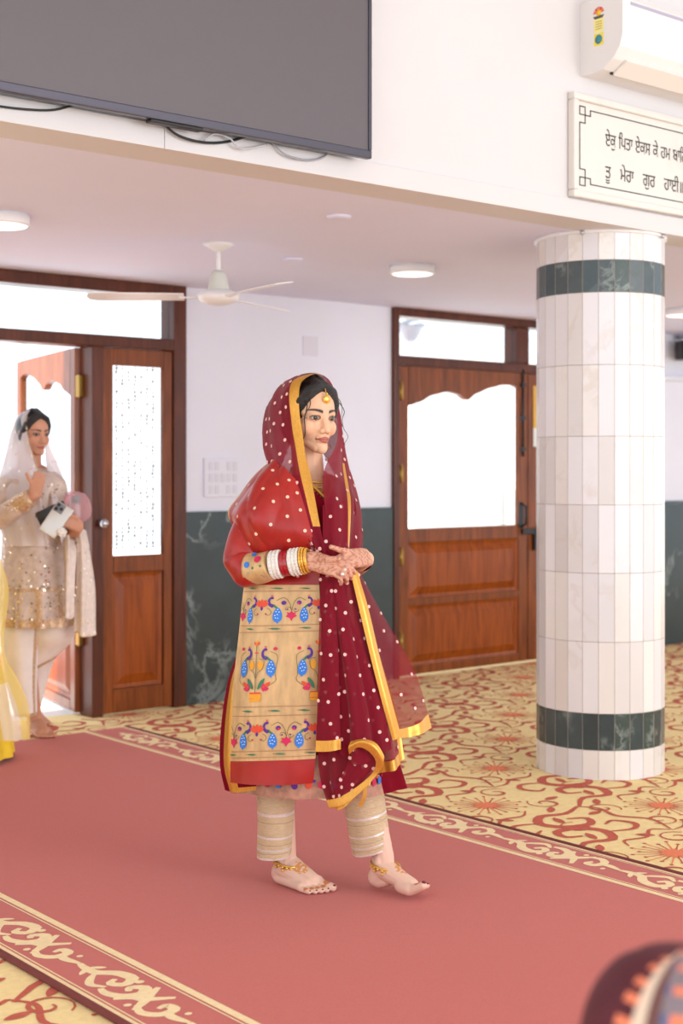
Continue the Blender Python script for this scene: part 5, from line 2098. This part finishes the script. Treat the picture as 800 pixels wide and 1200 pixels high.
# the curled hem at the bottom
cl = Sheet([RW((409, 884, 0.265), (408, 876, 0.275), (411, 869, 0.27)), RW((419, 876, 0.285), (421, 869, 0.29), (424, 866, 0.28)), RW((431, 880, 0.285), (436, 874, 0.29), (439, 870, 0.28)), RW((440, 892, 0.275), (446, 889, 0.28), (448, 882, 0.275)), RW((436, 906, 0.265), (446, 902, 0.27), (449, 892, 0.27)), RW((418, 922, 0.255), (424, 927, 0.262), (432, 916, 0.262)), RW((398, 934, 0.24), (402, 944, 0.248), (410, 932, 0.25)), RW((383, 938, 0.22), (386, 947, 0.225), (390, 936, 0.225))], 14, 80)
cl.emit(vm, lambda u, v: 1)
inn = Sheet([RW((411, 880, 0.255), (424, 876, 0.262), (438, 884, 0.26)), RW((405, 900, 0.25), (420, 898, 0.255), (440, 897, 0.258)), RW((392, 925, 0.235), (404, 924, 0.245), (424, 916, 0.25)), RW((386, 938, 0.225), (398, 937, 0.235), (410, 930, 0.245))], 30, 40, pleat(8, 0.004))
inn.emit(vm, 0)
for (u, v) in scatter(12, rnd, 0.22):
    inn.dot(vm, u, v, 0.0058, 2, -0.003)
    inn.dot(vm, u, v, 0.0058, 2, 0.003)
tl_ = Sheet([RW((427, 920, 0.262), (430, 919, 0.262)), RW((424, 935, 0.264), (429, 934, 0.264)), RW((419, 944, 0.262), (423, 946, 0.262))], 4, 12)
tl_.emit(vm, 1)
vm.build('veil', [M_net, M_netg, M_dot, M_net2], w1)
# ================================================================== THE WOMAN IN WHITE AT THE DOOR
D2 = 7.16


def V(px, py, w=0.0):
    return at(px, py, D2 - w)


def RV(*pts):
    return [V(*p) for p in pts]


rn2 = random.Random(23)
F2 = Frame(V(39.5, 509, 0.0), put(0.70, 0.71), pitch=-0.03, k=0.92)
b2 = MB()
head_volumes(b2, F2)
round_cone(b2, F2(-0.028, 0, -0.05), 0.050, V(36, 553, -0.02), 0.054)
t2r, t2f = put(-0.80, 0.60), put(0.60, 0.80)
for s in (-1, 1):
    round_cone(b2, V(37, 562, 0) + t2r * (s * 0.05), 0.075, V(37, 564, 0) + t2r * (s * 0.095), 0.042)
    round_cone(b2, V(37, 580, 0.0) + t2r * (s * 0.06), 0.095, V(40, 640, 0.0) + t2r * (s * 0.05), 0.085)
    round_cone(b2, V(40, 640, 0.0) + t2r * (s * 0.05), 0.09, V(43, 680, 0) + t2r * (s * 0.06), 0.10)
# right arm bent up, hand at the veil edge
chain(b2, [V(21, 580, 0.06), V(-6, 609, 0.125), V(20, 592, 0.21), V(40, 581, 0.25)], [0.036, 0.034, 0.033, 0.025])
hand(b2, V(41, 580, 0.25), V(45, 562, 0.26), put(0.2, 0.95, 0.1), put(-0.7, 0.2, 0.5), [(0.7, 1.0, 0.6)] * 4, 0.0155, thumb=[V(37, 566, 0.265), V(33, 560, 0.27), V(31, 555, 0.27)], k=0.95)
# left arm forward, forearm level, hand round the phone
chain(b2, [V(62, 572, -0.04), V(74, 622, 0.0), V(84, 626, 0.10), V(92, 618, 0.17)], [0.042, 0.037, 0.034, 0.025])
hand(b2, V(93, 617, 0.17), V(83, 612, 0.235), put(0.55, 0.75, 0.1), Vector((0, 0, 1)), [(0.55, 0.45, 0.25), (0.5, 0.45, 0.25), (0.45, 0.4, 0.25), (0.4, 0.4, 0.2)], 0.0160, thumb=[V(88, 606, 0.22), V(80, 604, 0.25), V(74, 603, 0.268)], k=1.0)
# legs, feet
FH = Vector((*at(36, 861, FPX * EYE / (861.0 - 550))[:2], 0.0125))
FH2 = Vector((*at(33, 846, FPX * EYE / (846.0 - 550))[:2], 0.0125))
f2w = put(0.60, 0.80)
f2l = Vector((0, 0, 1)).cross(f2w)
L2a, toes2a = foot(b2, FH, f2w, f2l, 0, V(30, 770, 0.06))
L2b, toes2b = foot(b2, FH2, f2w, -f2l, 0, V(50, 770, -0.10))
round_cone(b2, V(30, 770, 0.06), 0.046, V(34, 690, 0.04), 0.085)
round_cone(b2, V(50, 770, -0.10), 0.046, V(52, 690, -0.02), 0.085)
me2 = grow(b2, 'person', 0.0042, 3)
paint(me2, lambda P: face_paint(P, F2, srgb(206, 150, 122), srgb(164, 84, 78), srgb(50, 36, 32)), painted('skin_b', 0.5, 0.06))
w2 = bpy.data.objects.new('person', me2)
COL.objects.link(w2)
base2 = Vector((*V(40, 860, 0)[:2], 0))
me2.transform(Matrix.Translation(-base2))
w2.location = base2
tag(w2, 'woman in sequinned white dress and veil standing in the doorway, holding a phone', 'person')
eyes(F2, w2, gaze=-0.2)
hair_cap(F2, w2)
M_wk = mat('blush_silk', srgb(212, 191, 178), 0.6, var=0.14, vscale=30)
M_wv = sheer('white_net', srgb(246, 238, 240), 0.92)
M_wt = mat('ivory_cotton', srgb(242, 232, 224), 0.6, var=0.04, vscale=12)
M_seq = mat('sequins', srgb(255, 240, 215), 0.15, 0.85)
M_wgold = mat('dull_gold_work', srgb(206, 172, 138), 0.42, 0.25, var=0.25, vscale=90)
rows = []
for (px, py, w, a, b) in ((37, 549, -0.02, 0.075, 0.066), (37, 555, -0.01, 0.13, 0.12), (37, 565, 0, 0.17, 0.15), (38, 585, 0, 0.175, 0.155), (39, 625, 0.01, 0.155, 0.135), (42, 665, 0.02, 0.175, 0.15), (44, 700, 0.03, 0.180, 0.165), (45, 732, 0.04, 0.185, 0.178)):
    rows.append((V(px, py, w), put(a, 0), put(0, b)))
G2 = loft(rows, 110, 110, fold=lambda t, v: smoothstep(0.5, 1, v) * (0.055 * math.sin(11 * t) + 0.02 * math.sin(5 * t + 1)))
km = MB()
emit_loft(km, G2, lambda u, v: 1 if v > 0.955 or 0.80 < v < 0.82 or (v > 0.82 and int(u * 40) % 4 == 0) else 0)
for _ in range(800):
    j = int(110 * (0.25 + 0.75 * rn2.random() ** 0.6))
    k = rn2.randrange(110)
    c = G2[min(j, 110)][k]
    n = (c - V(42, 680, 0.02))
    n.z = 0
    n.normalize()
    t = Vector((0, 0, 1)).cross(n)
    r = 0.003 + 0.004 * rn2.random()
    tilt = Vector((rn2.uniform(-.3, .3), rn2.uniform(-.3, .3), rn2.uniform(-.3, .3)))
    a_ = (t + tilt * 0.5).normalized()
    b_ = (Vector((0, 0, 1)) + tilt).normalized()
    km.add([c + n * 0.005 + a_ * (r * math.cos(2 * PI * q / 6)) + b_ * (r * math.sin(2 * PI * q / 6)) for q in range(6)], [tuple(range(6))], 2 if rn2.random() < 0.6 else 3)
kur2 = km.build('kurta', [M_wk, M_wgold, M_seq, mat('taupe_work', srgb(150, 128, 116), 0.5)], w2)
sl = MB()
vs, fs = sleeve([V(18, 570, 0.07), V(2, 592, 0.10), V(-8, 609, 0.13), V(8, 602, 0.19), V(26, 590, 0.225), V(37, 583, 0.243)], [0.055, 0.056, 0.055, 0.052, 0.046, 0.042], wr=0.03)
sl.add(vs, fs, 0, True)
sl.build('sleeve', M_wk, kur2)
sl = MB()
vs, fs = sleeve([V(60, 570, -0.04), V(68, 595, -0.03), V(74, 621, 0.0), V(82, 627, 0.06), V(88, 623, 0.13)], [0.052, 0.050, 0.050, 0.046, 0.040], wr=0.03)
sl.add(vs, fs, 0, True)
sl.build('sleeve', M_wk, kur2)
cf = MB()
CP = catmull([V(12, 599, 0.195), V(24, 591, 0.222), V(37, 583, 0.2435)], 10)
cf.tube(CP, [0.052, 0.051, 0.05, 0.049, 0.048, 0.047, 0.046, 0.045, 0.044, 0.0435], 28)
for _ in range(60):
    k = rn2.randrange(1, 9)
    an = rn2.random() * 2 * PI
    ax = (CP[k + 1] - CP[k - 1]).normalized()
    u_ = (Vector((0, 0, 1)) - ax * ax.z).normalized()
    cf.ball(CP[k] + (u_ * math.cos(an) + ax.cross(u_) * math.sin(an)) * (0.0525 - 0.0009 * k), 0.004, 1, 6, 4)
cf.build('cuff', [M_wgold, M_seq], kur2)
# trousers: one straight leg with a gold stripe, the other leg's draped fold
tm = MB()
emit_loft(tm, loft([(V(24, 715, 0.06), put(0.10, 0), put(0, 0.10)), (V(23, 760, 0.06), put(0.090, 0), put(0, 0.09)), (V(25, 800, 0.06), put(0.075, 0), put(0, 0.08)), (V(30, 838, 0.05), put(0.055, 0), put(0, 0.06))], 60, 48, lambda t, v: 0.03 * math.sin(5 * t + 2 * v)), lambda u, v: 1 if 0.03 < u < 0.075 or v > 0.97 else 0)
emit_loft(tm, loft([(V(60, 715, 0.0), put(0.125, 0), put(0, 0.11)), (V(61, 742, 0.0), put(0.120, 0, 0.01), put(0, 0.11)), (V(56, 765, -0.03), put(0.095, 0, 0.03), put(0, 0.10)), (V(49, 783, -0.06), put(0.060, 0, 0.035), put(0, 0.08)), (V(43, 806, -0.09), put(0.045, 0, 0.0), put(0, 0.06)), (V(36, 834, -0.10), put(0.045, 0, 0), put(0, 0.055))], 60, 48, lambda t, v: 0.04 * math.sin(22 * v + 2 * t) * math.sin(PI * v)), lambda u, v: 1 if 0.52 < v < 0.57 and (u < 0.3 or u > 0.9) else 0)
tm.build('trousers', [M_wt, M_wgold], w2)
# veil over head and shoulders
cols = [
    RV((58, 640, 0.17), (50, 600, 0.20), (46, 556, 0.17), (42, 540, 0.125), (36, 522, 0.10), (32.5, 503, 0.085), (32, 491, 0.07), (35, 483, 0.04), (42, 480.5, 0.0), (48, 486, -0.04), (51, 500, -0.07), (53, 520, -0.06), (53, 540, 0.0), (56, 560, 0.08), (62, 600, 0.16), (72, 640, 0.17)),
    RV((50, 640, 0.18), (42, 600, 0.20), (38, 556, 0.165), (34, 540, 0.11), (30, 522, 0.08), (27.5, 503, 0.065), (27.5, 490, 0.05), (31, 482, 0.02), (40, 479.5, -0.02), (47, 486, -0.07), (51, 502, -0.10), (55, 522, -0.10), (58, 540, -0.05), (63, 562, 0.04), (70, 600, 0.11), (78, 640, 0.13)),
    RV((34, 640, 0.18), (24, 604, 0.19), (18, 566, 0.145), (17, 544, 0.07), (17, 524, 0.02), (18, 506, 0.0), (20, 492, -0.02), (26, 484, -0.05), (37, 480.5, -0.08), (45, 487, -0.11), (51, 504, -0.14), (58, 526, -0.14), (66, 546, -0.10), (75, 572, -0.04), (82, 602, 0.03), (86, 632, 0.06)),
    RV((14, 640, 0.16), (4, 604, 0.15), (0, 572, 0.09), (5, 545, 0.0), (9, 526, -0.06), (12, 510, -0.10), (16, 499, -0.12), (24, 491, -0.14), (34, 488, -0.16), (44, 494, -0.18), (52, 510, -0.19), (60, 530, -0.19), (70, 552, -0.16), (78, 578, -0.11), (84, 604, -0.06), (87, 634, -0.03)),
    RV((6, 640, 0.10), (-6, 604, 0.06), (-6, 576, -0.02), (4, 550, -0.12), (12, 534, -0.17), (18, 522, -0.19), (24, 514, -0.20), (30, 508, -0.205), (36, 507, -0.208), (44, 512, -0.21), (52, 524, -0.21), (60, 540, -0.21), (69, 562, -0.19), (76, 586, -0.16), (82, 610, -0.12), (85, 636, -0.09)),
]
vm2 = MB()
vl = Sheet(cols, 90, 60, lambda u, v: 0.005 * math.sin(24 * v + 3 * u))
vl.emit(vm2, lambda u, v: 1 if v < 0.09 and u > 0.1 else 0)
for (u, v) in scatter(120, rn2, 0.07):
    vl.dot(vm2, u, v, 0.0045, 2, 0.003, 6)
    vl.dot(vm2, u, v, 0.0045, 2, -0.003, 6)
# the end of the veil laid over her left forearm
fall = Sheet([RV((86, 622, 0.10), (93, 618, 0.12), (101, 622, 0.06)), RV((90, 640, 0.15), (98, 638, 0.16), (105, 642, 0.08)), RV((89, 690, 0.15), (100, 692, 0.17), (112, 688, 0.08)), RV((87, 730, 0.15), (100, 738, 0.17), (113, 734, 0.08)), RV((86, 741, 0.15), (100, 747, 0.17), (113.5, 743, 0.08))], 40, 80, lambda u, v: 0.012 * v * math.sin(13 * u))
fall.emit(vm2, lambda u, v: 1 if v > 0.97 else 3)
for (u, v) in scatter(40, rn2, 0.11):
    fall.dot(vm2, u, v, 0.0045, 2, 0.003, 6)
    fall.dot(vm2, u, v, 0.0045, 2, -0.003, 6)
f3 = Sheet([RV((74, 626, 0.13), (80, 628, 0.14), (86, 628, 0.10)), RV((74, 650, 0.20), (82, 652, 0.21), (88, 648, 0.16)), RV((75, 676, 0.21), (82, 680, 0.22), (87, 674, 0.18)), RV((76, 722, 0.22), (82, 726, 0.22), (87, 720, 0.19))], 20, 50, lambda u, v: 0.008 * math.sin(10 * u + 3 * v))
f3.emit(vm2, lambda u, v: 1 if u < 0.12 else 3)
vm2.build('veil', [M_wv, M_wgold, M_seq, mat('ivory_net_folded', srgb(232, 216, 204), 0.6, var=0.08, vscale=40)], w2)
ea = MB()
ea.ball(F2(-0.006, -0.082, -0.044), 0.009, 0, 10, 8)
ea.build('earring', mat('pearl', srgb(240, 236, 230), 0.15), w2)

# ---- what she holds
PC = V(66, 609, 0.30)
ph_n = put(0.10, 0.98, 0.12).normalized()
ph_u = (put(0.55, 0, 0.84) - ph_n * put(0.55, 0, 0.84).dot(ph_n)).normalized()
ph_r = ph_u.cross(ph_n)


def oriented(mb, c, axes, size, mi=0, bev=0.003):
    b = bmesh.new()
    bmesh.ops.create_cube(b, size=1)
    for v in b.verts:
        v.co = Vector((v.co.x * size[0], v.co.y * size[1], v.co.z * size[2]))
    bmesh.ops.bevel(b, geom=b.edges[:], offset=bev, segments=3, affect='EDGES', profile=0.5)
    for v in b.verts:
        v.co = c + axes[0] * v.co.x + axes[1] * v.co.y + axes[2] * v.co.z
    mb.bm(b, mi, True)


ph = thing('mobile_phone', PC, 'silver mobile phone with three lenses, held by the woman in white', 'phone')
m_ = MB()
oriented(m_, PC, (ph_r, ph_u, ph_n), (0.092, 0.166, 0.010), 0, 0.0045)
m_.build('body', mat('phone_silver', srgb(206, 200, 192), 0.25, 0.4), ph)
m_ = MB()
cb = PC + ph_u * 0.055 + ph_r * (-0.018) + ph_n * 0.006
oriented(m_, cb, (ph_r, ph_u, ph_n), (0.046, 0.046, 0.005), 0, 0.0022)
cbo = m_.build('camera_block', mat('phone_grey', srgb(120, 118, 120), 0.3), ph)
for dx, dy in ((-0.011, 0.011), (-0.011, -0.011), (0.011, 0.0)):
    MB().lathe([(0.0085, 0), (0.0085, 0.004), (0.006, 0.0045), (0.001, 0.0045)], cb + ph_r * dx + ph_u * dy + ph_n * 0.0025, 20, axis=ph_n).build('lens', M_black, cbo)
cl_c = V(61, 602, 0.265)
m_ = MB()
cu_ = (put(0.90, 0, 0.42)).normalized()
cn_ = put(0.05, 0.99, 0.1).normalized()
cn_ = (cn_ - cu_ * cn_.dot(cu_)).normalized()
clu = thing('clutch_purse', cl_c, 'small black clutch purse tucked behind the silver phone', 'purse')
oriented(m_, cl_c, (cu_, cn_.cross(cu_), cn_), (0.15, 0.075, 0.022), 0, 0.008)
m_.build('body', M_black, clu)
m_ = MB()
oriented(m_, cl_c + cn_.cross(cu_) * 0.012 + cn_ * 0.0115, (cu_, cn_.cross(cu_), cn_), (0.145, 0.045, 0.004), 0, 0.0015)
m_.build('flap', mat('black_flap', srgb(34, 30, 32), 0.35), clu)
# transparent pink bag with a bottle inside
bg_c = V(91, 594, 0.12)
bag = thing('gift_bag', bg_c, 'small translucent pink bag in the crook of the white-clad woman\'s arm', 'bag')
m_ = MB()
emit_loft(m_, loft([(V(91, 611, 0.12), put(0.035, 0), put(0, 0.022)), (V(91, 604, 0.12), put(0.062, 0), put(0, 0.032)), (V(90, 592, 0.12), put(0.066, 0), put(0, 0.036)), (V(88, 580, 0.12), put(0.052, 0), put(0, 0.026)), (V(85, 576, 0.12), put(0.028, 0), put(0, 0.010))], 30, 36, lambda t, v: 0.06 * math.sin(6 * t + 4 * v)), 0, cap=True)
m_.build('pouch', sheer('pink_film', srgb(236, 186, 192), 0.5), bag)
m_ = MB()
m_.tube(catmull(RV((76, 590, 0.20), (80, 582, 0.18), (85, 577, 0.125)), 12), 0.006, 6)
m_.build('drawstring', mat('pink_cord', srgb(222, 150, 160), 0.5), bag)
bo = V(89, 600, 0.12)
bot = thing('water_bottle', bo, 'small clear bottle with teal cap inside the pink bag', 'bottle')
MB().lathe([(0.020, -0.035), (0.022, -0.03), (0.022, 0.02), (0.018, 0.035), (0.010, 0.045)], bo, 20).build('bottle_body', mat('bottle_clear', srgb(236, 238, 240), 0.15), bot)
MB().lathe([(0.019, 0.046), (0.019, 0.074), (0.016, 0.079)], bo, 20).build('cap', mat('teal_cap', srgb(20, 178, 178), 0.4), bot)
pm = MB()
for q in range(40):
    d = Vector((rn2.gauss(0, 1), rn2.gauss(0, 1), rn2.gauss(0, 1))).normalized()
    pm.ball(V(72, 624, 0.305) + d * 0.019, 0.008, 0, 6, 4)
pm.ball(V(72, 624, 0.305), 0.021, 0, 10, 8)
tag(pm.build('pompom_charm', mat('pompom_white', srgb(242, 236, 230), 0.9)), 'white fluffy pompom charm hanging below the silver phone', 'charm')

# ================================================================== THE PERSON IN YELLOW AT THE LEFT EDGE
D3 = 6.60


def Y(px, py, w=0.0):
    return at(px, py, D3 - w)


def RY(*pts):
    return [Y(*p) for p in pts]


b3 = MB()
F3 = Frame(Y(-62, 490, 0.0), put(0.95, 0.3), k=1.0)
head_volumes(b3, F3)
round_cone(b3, F3(-0.028, 0, -0.05), 0.05, Y(-66, 545, 0), 0.056)
for s in (-1, 1):
    round_cone(b3, Y(-66, 560, s * 0.05), 0.075, Y(-66, 560, s * 0.13), 0.046)
    round_cone(b3, Y(-66, 575, s * 0.05), 0.095, Y(-65, 660, s * 0.05), 0.09)
    round_cone(b3, Y(-65, 660, s * 0.05), 0.095, Y(-64, 690, s * 0.07), 0.10)
    chain(b3, [Y(-66, 560, s * 0.16), Y(-72, 625, s * 0.19), Y(-42, 655, s * 0.16)], [0.044, 0.037, 0.026])
    hand(b3, Y(-42, 655, s * 0.16), Y(-22, 662, s * 0.15), Vector((0, 0, 1)), put(0, -s), (0.4, 0.5, 0.3), 0.016, thumb=[Y(-34, 660, s * 0.11), Y(-24, 666, s * 0.10)])
    hh = Vector((*Y(-80, 890, s * 0.08)[:2], 0.0125))
    foot(b3, hh, put(1, 0.1), put(-0.1, -s), 0, Y(-66, 790, s * 0.07))
    round_cone(b3, Y(-66, 790, s * 0.07), 0.046, Y(-64, 690, s * 0.07), 0.09)
me3 = grow(b3, 'person', 0.0055, 3)
paint(me3, lambda P: face_paint(P, F3, srgb(200, 146, 116), srgb(160, 80, 74), srgb(46, 32, 28)), painted('skin_c', 0.5, 0.06))
w3 = bpy.data.objects.new('person', me3)
COL.objects.link(w3)
base3 = Vector((*Y(-62, 893, 0)[:2], 0))
me3.transform(Matrix.Translation(-base3))
w3.location = base3
tag(w3, 'person in flowing yellow clothes, cut off by the left edge of the photo', 'person')
eyes(F3, w3)
hair_cap(F3, w3)
M_yel = mat('yellow_silk', srgb(244, 206, 30), 0.5, var=0.12, vscale=12)
M_yeln = sheer('pale_yellow_net', srgb(250, 226, 130), 0.72)
M_yelw = sheer('white_yellow_net', srgb(250, 238, 214), 0.75)
km = MB()
emit_loft(km, loft([(Y(-66, 548, 0), put(0.08, 0), put(0, 0.09)), (Y(-66, 560, 0), put(0.11, 0), put(0, 0.185)), (Y(-65, 600, 0), put(0.13, 0), put(0, 0.18)), (Y(-64, 660, 0), put(0.12, 0), put(0, 0.16)), (Y(-60, 740, 0), put(0.20, 0), put(0, 0.22)), (Y(-54, 820, 0), put(0.24, 0), put(0, 0.27)), (Y(-46, 882, 0.0), put(0.24, 0, -0.012), put(0, 0.27))], 100, 90, lambda t, v: smoothstep(0.5, 1, v) * (0.035 * math.sin(14 * t) + 0.02 * math.sin(6 * t))), 0)
km.build('gown', M_yel, w3)
ym = MB()
s1 = Sheet([RY((-70, 552, 0.02), (-60, 550, 0.12), (-52, 556, 0.18)), RY((-62, 600, 0.16), (-40, 600, 0.22), (-20, 604, 0.22)), RY((-50, 650, 0.24), (-20, 655, 0.28), (3, 662, 0.24)), RY((-40, 690, 0.26), (-10, 694, 0.30), (10, 694, 0.26)), RY((-40, 730, 0.26), (-14, 735, 0.30), (6, 732, 0.27)), RY((-40, 770, 0.26), (-12, 775, 0.32), (5, 768, 0.28)), RY((-36, 806, 0.28), (-4, 812, 0.36), (22, 800, 0.30)), RY((-30, 840, 0.30), (4, 844, 0.40), (33, 828, 0.32)), RY((-26, 864, 0.30), (8, 868, 0.42), (35.5, 866, 0.33))], 50, 140, lambda u, v: 0.010 * math.sin(14 * u + 5 * v))
s1.emit(ym, lambda u, v: 1 if v > 0.72 and 0.45 < u < 0.80 else 0)
ym.build('veil', [M_yeln, M_yelw], w3)

# ================================================================== THE PERSON SEATED IN FRONT
D4 = 1.5


def Q(px, py, w=0.0):
    return at(px, py, D4 - w)


SC = Q(800, 1240, 0)
look = put(-0.25, -0.97)               # looks into the room, away from the camera
F4 = Frame(SC + Vector((0, 0, -0.03)), look, k=0.92)
b4 = MB()
head_volumes(b4, F4)
g4 = Vector((SC.x, SC.y, 0))
r4 = put(0.97, -0.25)
round_cone(b4, F4(-0.028, 0, -0.05), 0.05, g4 + Vector((0, 0, 0.57)), 0.056)
for s in (-1, 1):
    round_cone(b4, g4 + r4 * (s * 0.05) + Vector((0, 0, 0.54)), 0.075, g4 + r4 * (s * 0.13) + Vector((0, 0, 0.53)), 0.046)
    round_cone(b4, g4 + r4 * (s * 0.06) + Vector((0, 0, 0.47)), 0.095, g4 + r4 * (s * 0.06) + Vector((0, 0, 0.14)), 0.105)
    chain(b4, [g4 + r4 * (s * 0.16) + Vector((0, 0, 0.52)), g4 + r4 * (s * 0.22) + look * 0.06 + Vector((0, 0, 0.28)), g4 + r4 * (s * 0.07) + look * 0.25 + Vector((0, 0, 0.19))], [0.044, 0.037, 0.026])
    hand(b4, g4 + r4 * (s * 0.07) + look * 0.25 + Vector((0, 0, 0.19)), g4 + r4 * (s * 0.01) + look * 0.31 + Vector((0, 0, 0.175)), Vector((0, 0, 1)), look, (0.4, 0.5, 0.3), 0.016, thumb=[g4 + r4 * (s * 0.03) + look * 0.32 + Vector((0, 0, 0.185))])
    chain(b4, [g4 + r4 * (s * 0.09) + Vector((0, 0, 0.12)), g4 + r4 * (s * 0.32) + look * 0.28 + Vector((0, 0, 0.10)), g4 + r4 * (-s * 0.10) + look * (0.36 + 0.05 * s) + Vector((0, 0, 0.06))], [0.10, 0.062, 0.042])
    round_cone(b4, g4 + r4 * (-s * 0.10) + look * (0.36 + 0.05 * s) + Vector((0, 0, 0.05)), 0.04, g4 + r4 * (-s * 0.26) + look * (0.40 + 0.05 * s) + Vector((0, 0, 0.03)), 0.026)
me4 = grow(b4, 'person', 0.006, 3)
paint(me4, lambda P: face_paint(P, F4, srgb(200, 146, 116), srgb(160, 80, 74), srgb(46, 32, 28)), painted('skin_d', 0.5, 0.06))
w4 = bpy.data.objects.new('person', me4)
COL.objects.link(w4)
me4.transform(Matrix.Translation(-g4))
w4.location = g4
tag(w4, 'blurred seated person in maroon embroidered head cloth at the bottom right corner', 'person')
eyes(F4, w4)
hair_cap(F4, w4, bun=False)
M_mar = mat('dark_maroon_cloth', srgb(84, 16, 34), 0.7, var=0.15, vscale=20)
M_em = [mat('embroidery_orange', srgb(246, 134, 96), 0.7), mat('embroidery_cream', srgb(232, 206, 182), 0.7), mat('embroidery_brown', srgb(112, 70, 66), 0.7), mat('embroidery_slate', srgb(136, 122, 128), 0.7), mat('embroidery_blue', srgb(96, 106, 140), 0.7)]


def ring4(h, a, b, off=0.0):
    return (SC + Vector((0, 0, h)) - look * off, r4 * a, look * b)


G4 = loft([ring4(0.1135, 0.004, 0.004), ring4(0.108, 0.04, 0.045), ring4(0.088, 0.074, 0.082), ring4(0.05, 0.098, 0.108), ring4(0.0, 0.108, 0.116), ring4(-0.06, 0.108, 0.112, 0.01), ring4(-0.12, 0.125, 0.11, 0.02), ring4(-0.18, 0.175, 0.125, 0.02), ring4(-0.24, 0.225, 0.14, 0.01), ring4(-0.34, 0.24, 0.15, 0.01), ring4(-0.50, 0.235, 0.16, 0.01), ring4(-0.66, 0.25, 0.20, 0.01), ring4(-0.735, 0.29, 0.24, 0.01)], 150, 120, lambda t, v: smoothstep(0.35, 0.8, v) * 0.03 * math.sin(9 * t))


def emb(u, v):
    th = u * 360.0
    if 50 < th < 130 and 0.10 < v < 0.42:      # open in front of the face
        return None
    d = th - 270.0 + 29.0                            # 0 at the back of the head
    if d < -48 or d > 62:
        return 0
    q = int(v * 46)
    if d < -36:
        return 1 if q % 2 == 0 else 0
    if d < -25:
        return 2
    if d < -17:
        return 3
    if d < -10:
        return 4 if q % 3 else 5
    if d < 14:
        return 1 if q % 3 == 0 else 4
    if d < 22:
        return 5 if q % 2 else 2
    if d < 50:
        return 1 if q % 3 == 1 else 3
    return 2


cm = MB()
emit_loft(cm, G4, emb)
cm.build('head_cloth', [M_mar] + M_em, w4)
# ================================================================== CAMERA AND LIGHT
cam = bpy.data.cameras.new('camera')
cam.lens = 50
cam.sensor_fit = 'AUTO'
cam.sensor_width = 36
cam.shift_y = -50 / 1200
cam.clip_start = 0.05
cam.dof.use_dof = True
cam.dof.focus_distance = 4.5
cam.dof.aperture_fstop = 2.8
co = bpy.data.objects.new('camera', cam)
COL.objects.link(co)
co.location = (0, 0, EYE)
co.rotation_euler = (PI / 2, 0, -YAW)
scene.camera = co

world = bpy.data.worlds.new('world')
scene.world = world
world.use_nodes = True
bg = world.node_tree.nodes['Background']
bg.inputs['Color'].default_value = (0.885, 0.96, 1.06, 1)
bg.inputs['Strength'].default_value = 1.8


def window_light(name, loc, aim, size, energy, colr):
    l = bpy.data.lights.new(name, 'AREA')
    l.shape = 'RECTANGLE'
    l.size, l.size_y = size
    l.energy = energy
    l.color = colr
    o = bpy.data.objects.new(name, l)
    COL.objects.link(o)
    o.location = loc
    o.rotation_euler = (Vector(aim) - Vector(loc)).to_track_quat('-Z', 'Y').to_euler()


# daylight from the hall's tall windows, behind and to the right of the photographer
window_light('hall_window_light', (5.5, -5.5, 2.1), (4.0, 6.0, 1.3), (4.5, 2.8), 300, (1.0, 0.97, 0.94))

sun = bpy.data.lights.new('sun', 'SUN')
sun.energy = 9.0
sun.angle = 0.02
so = bpy.data.objects.new('sun', sun)
COL.objects.link(so)
so.location = (-4, -4, 12)
so.rotation_euler = Vector((0.8, 0.05, -0.7)).to_track_quat('-Z', 'Y').to_euler()

vs_ = scene.view_settings
vs_.view_transform = 'Standard'
vs_.look = 'None'
vs_.gamma = 1
vs_.use_curve_mapping = False
vs_.exposure = 0.06
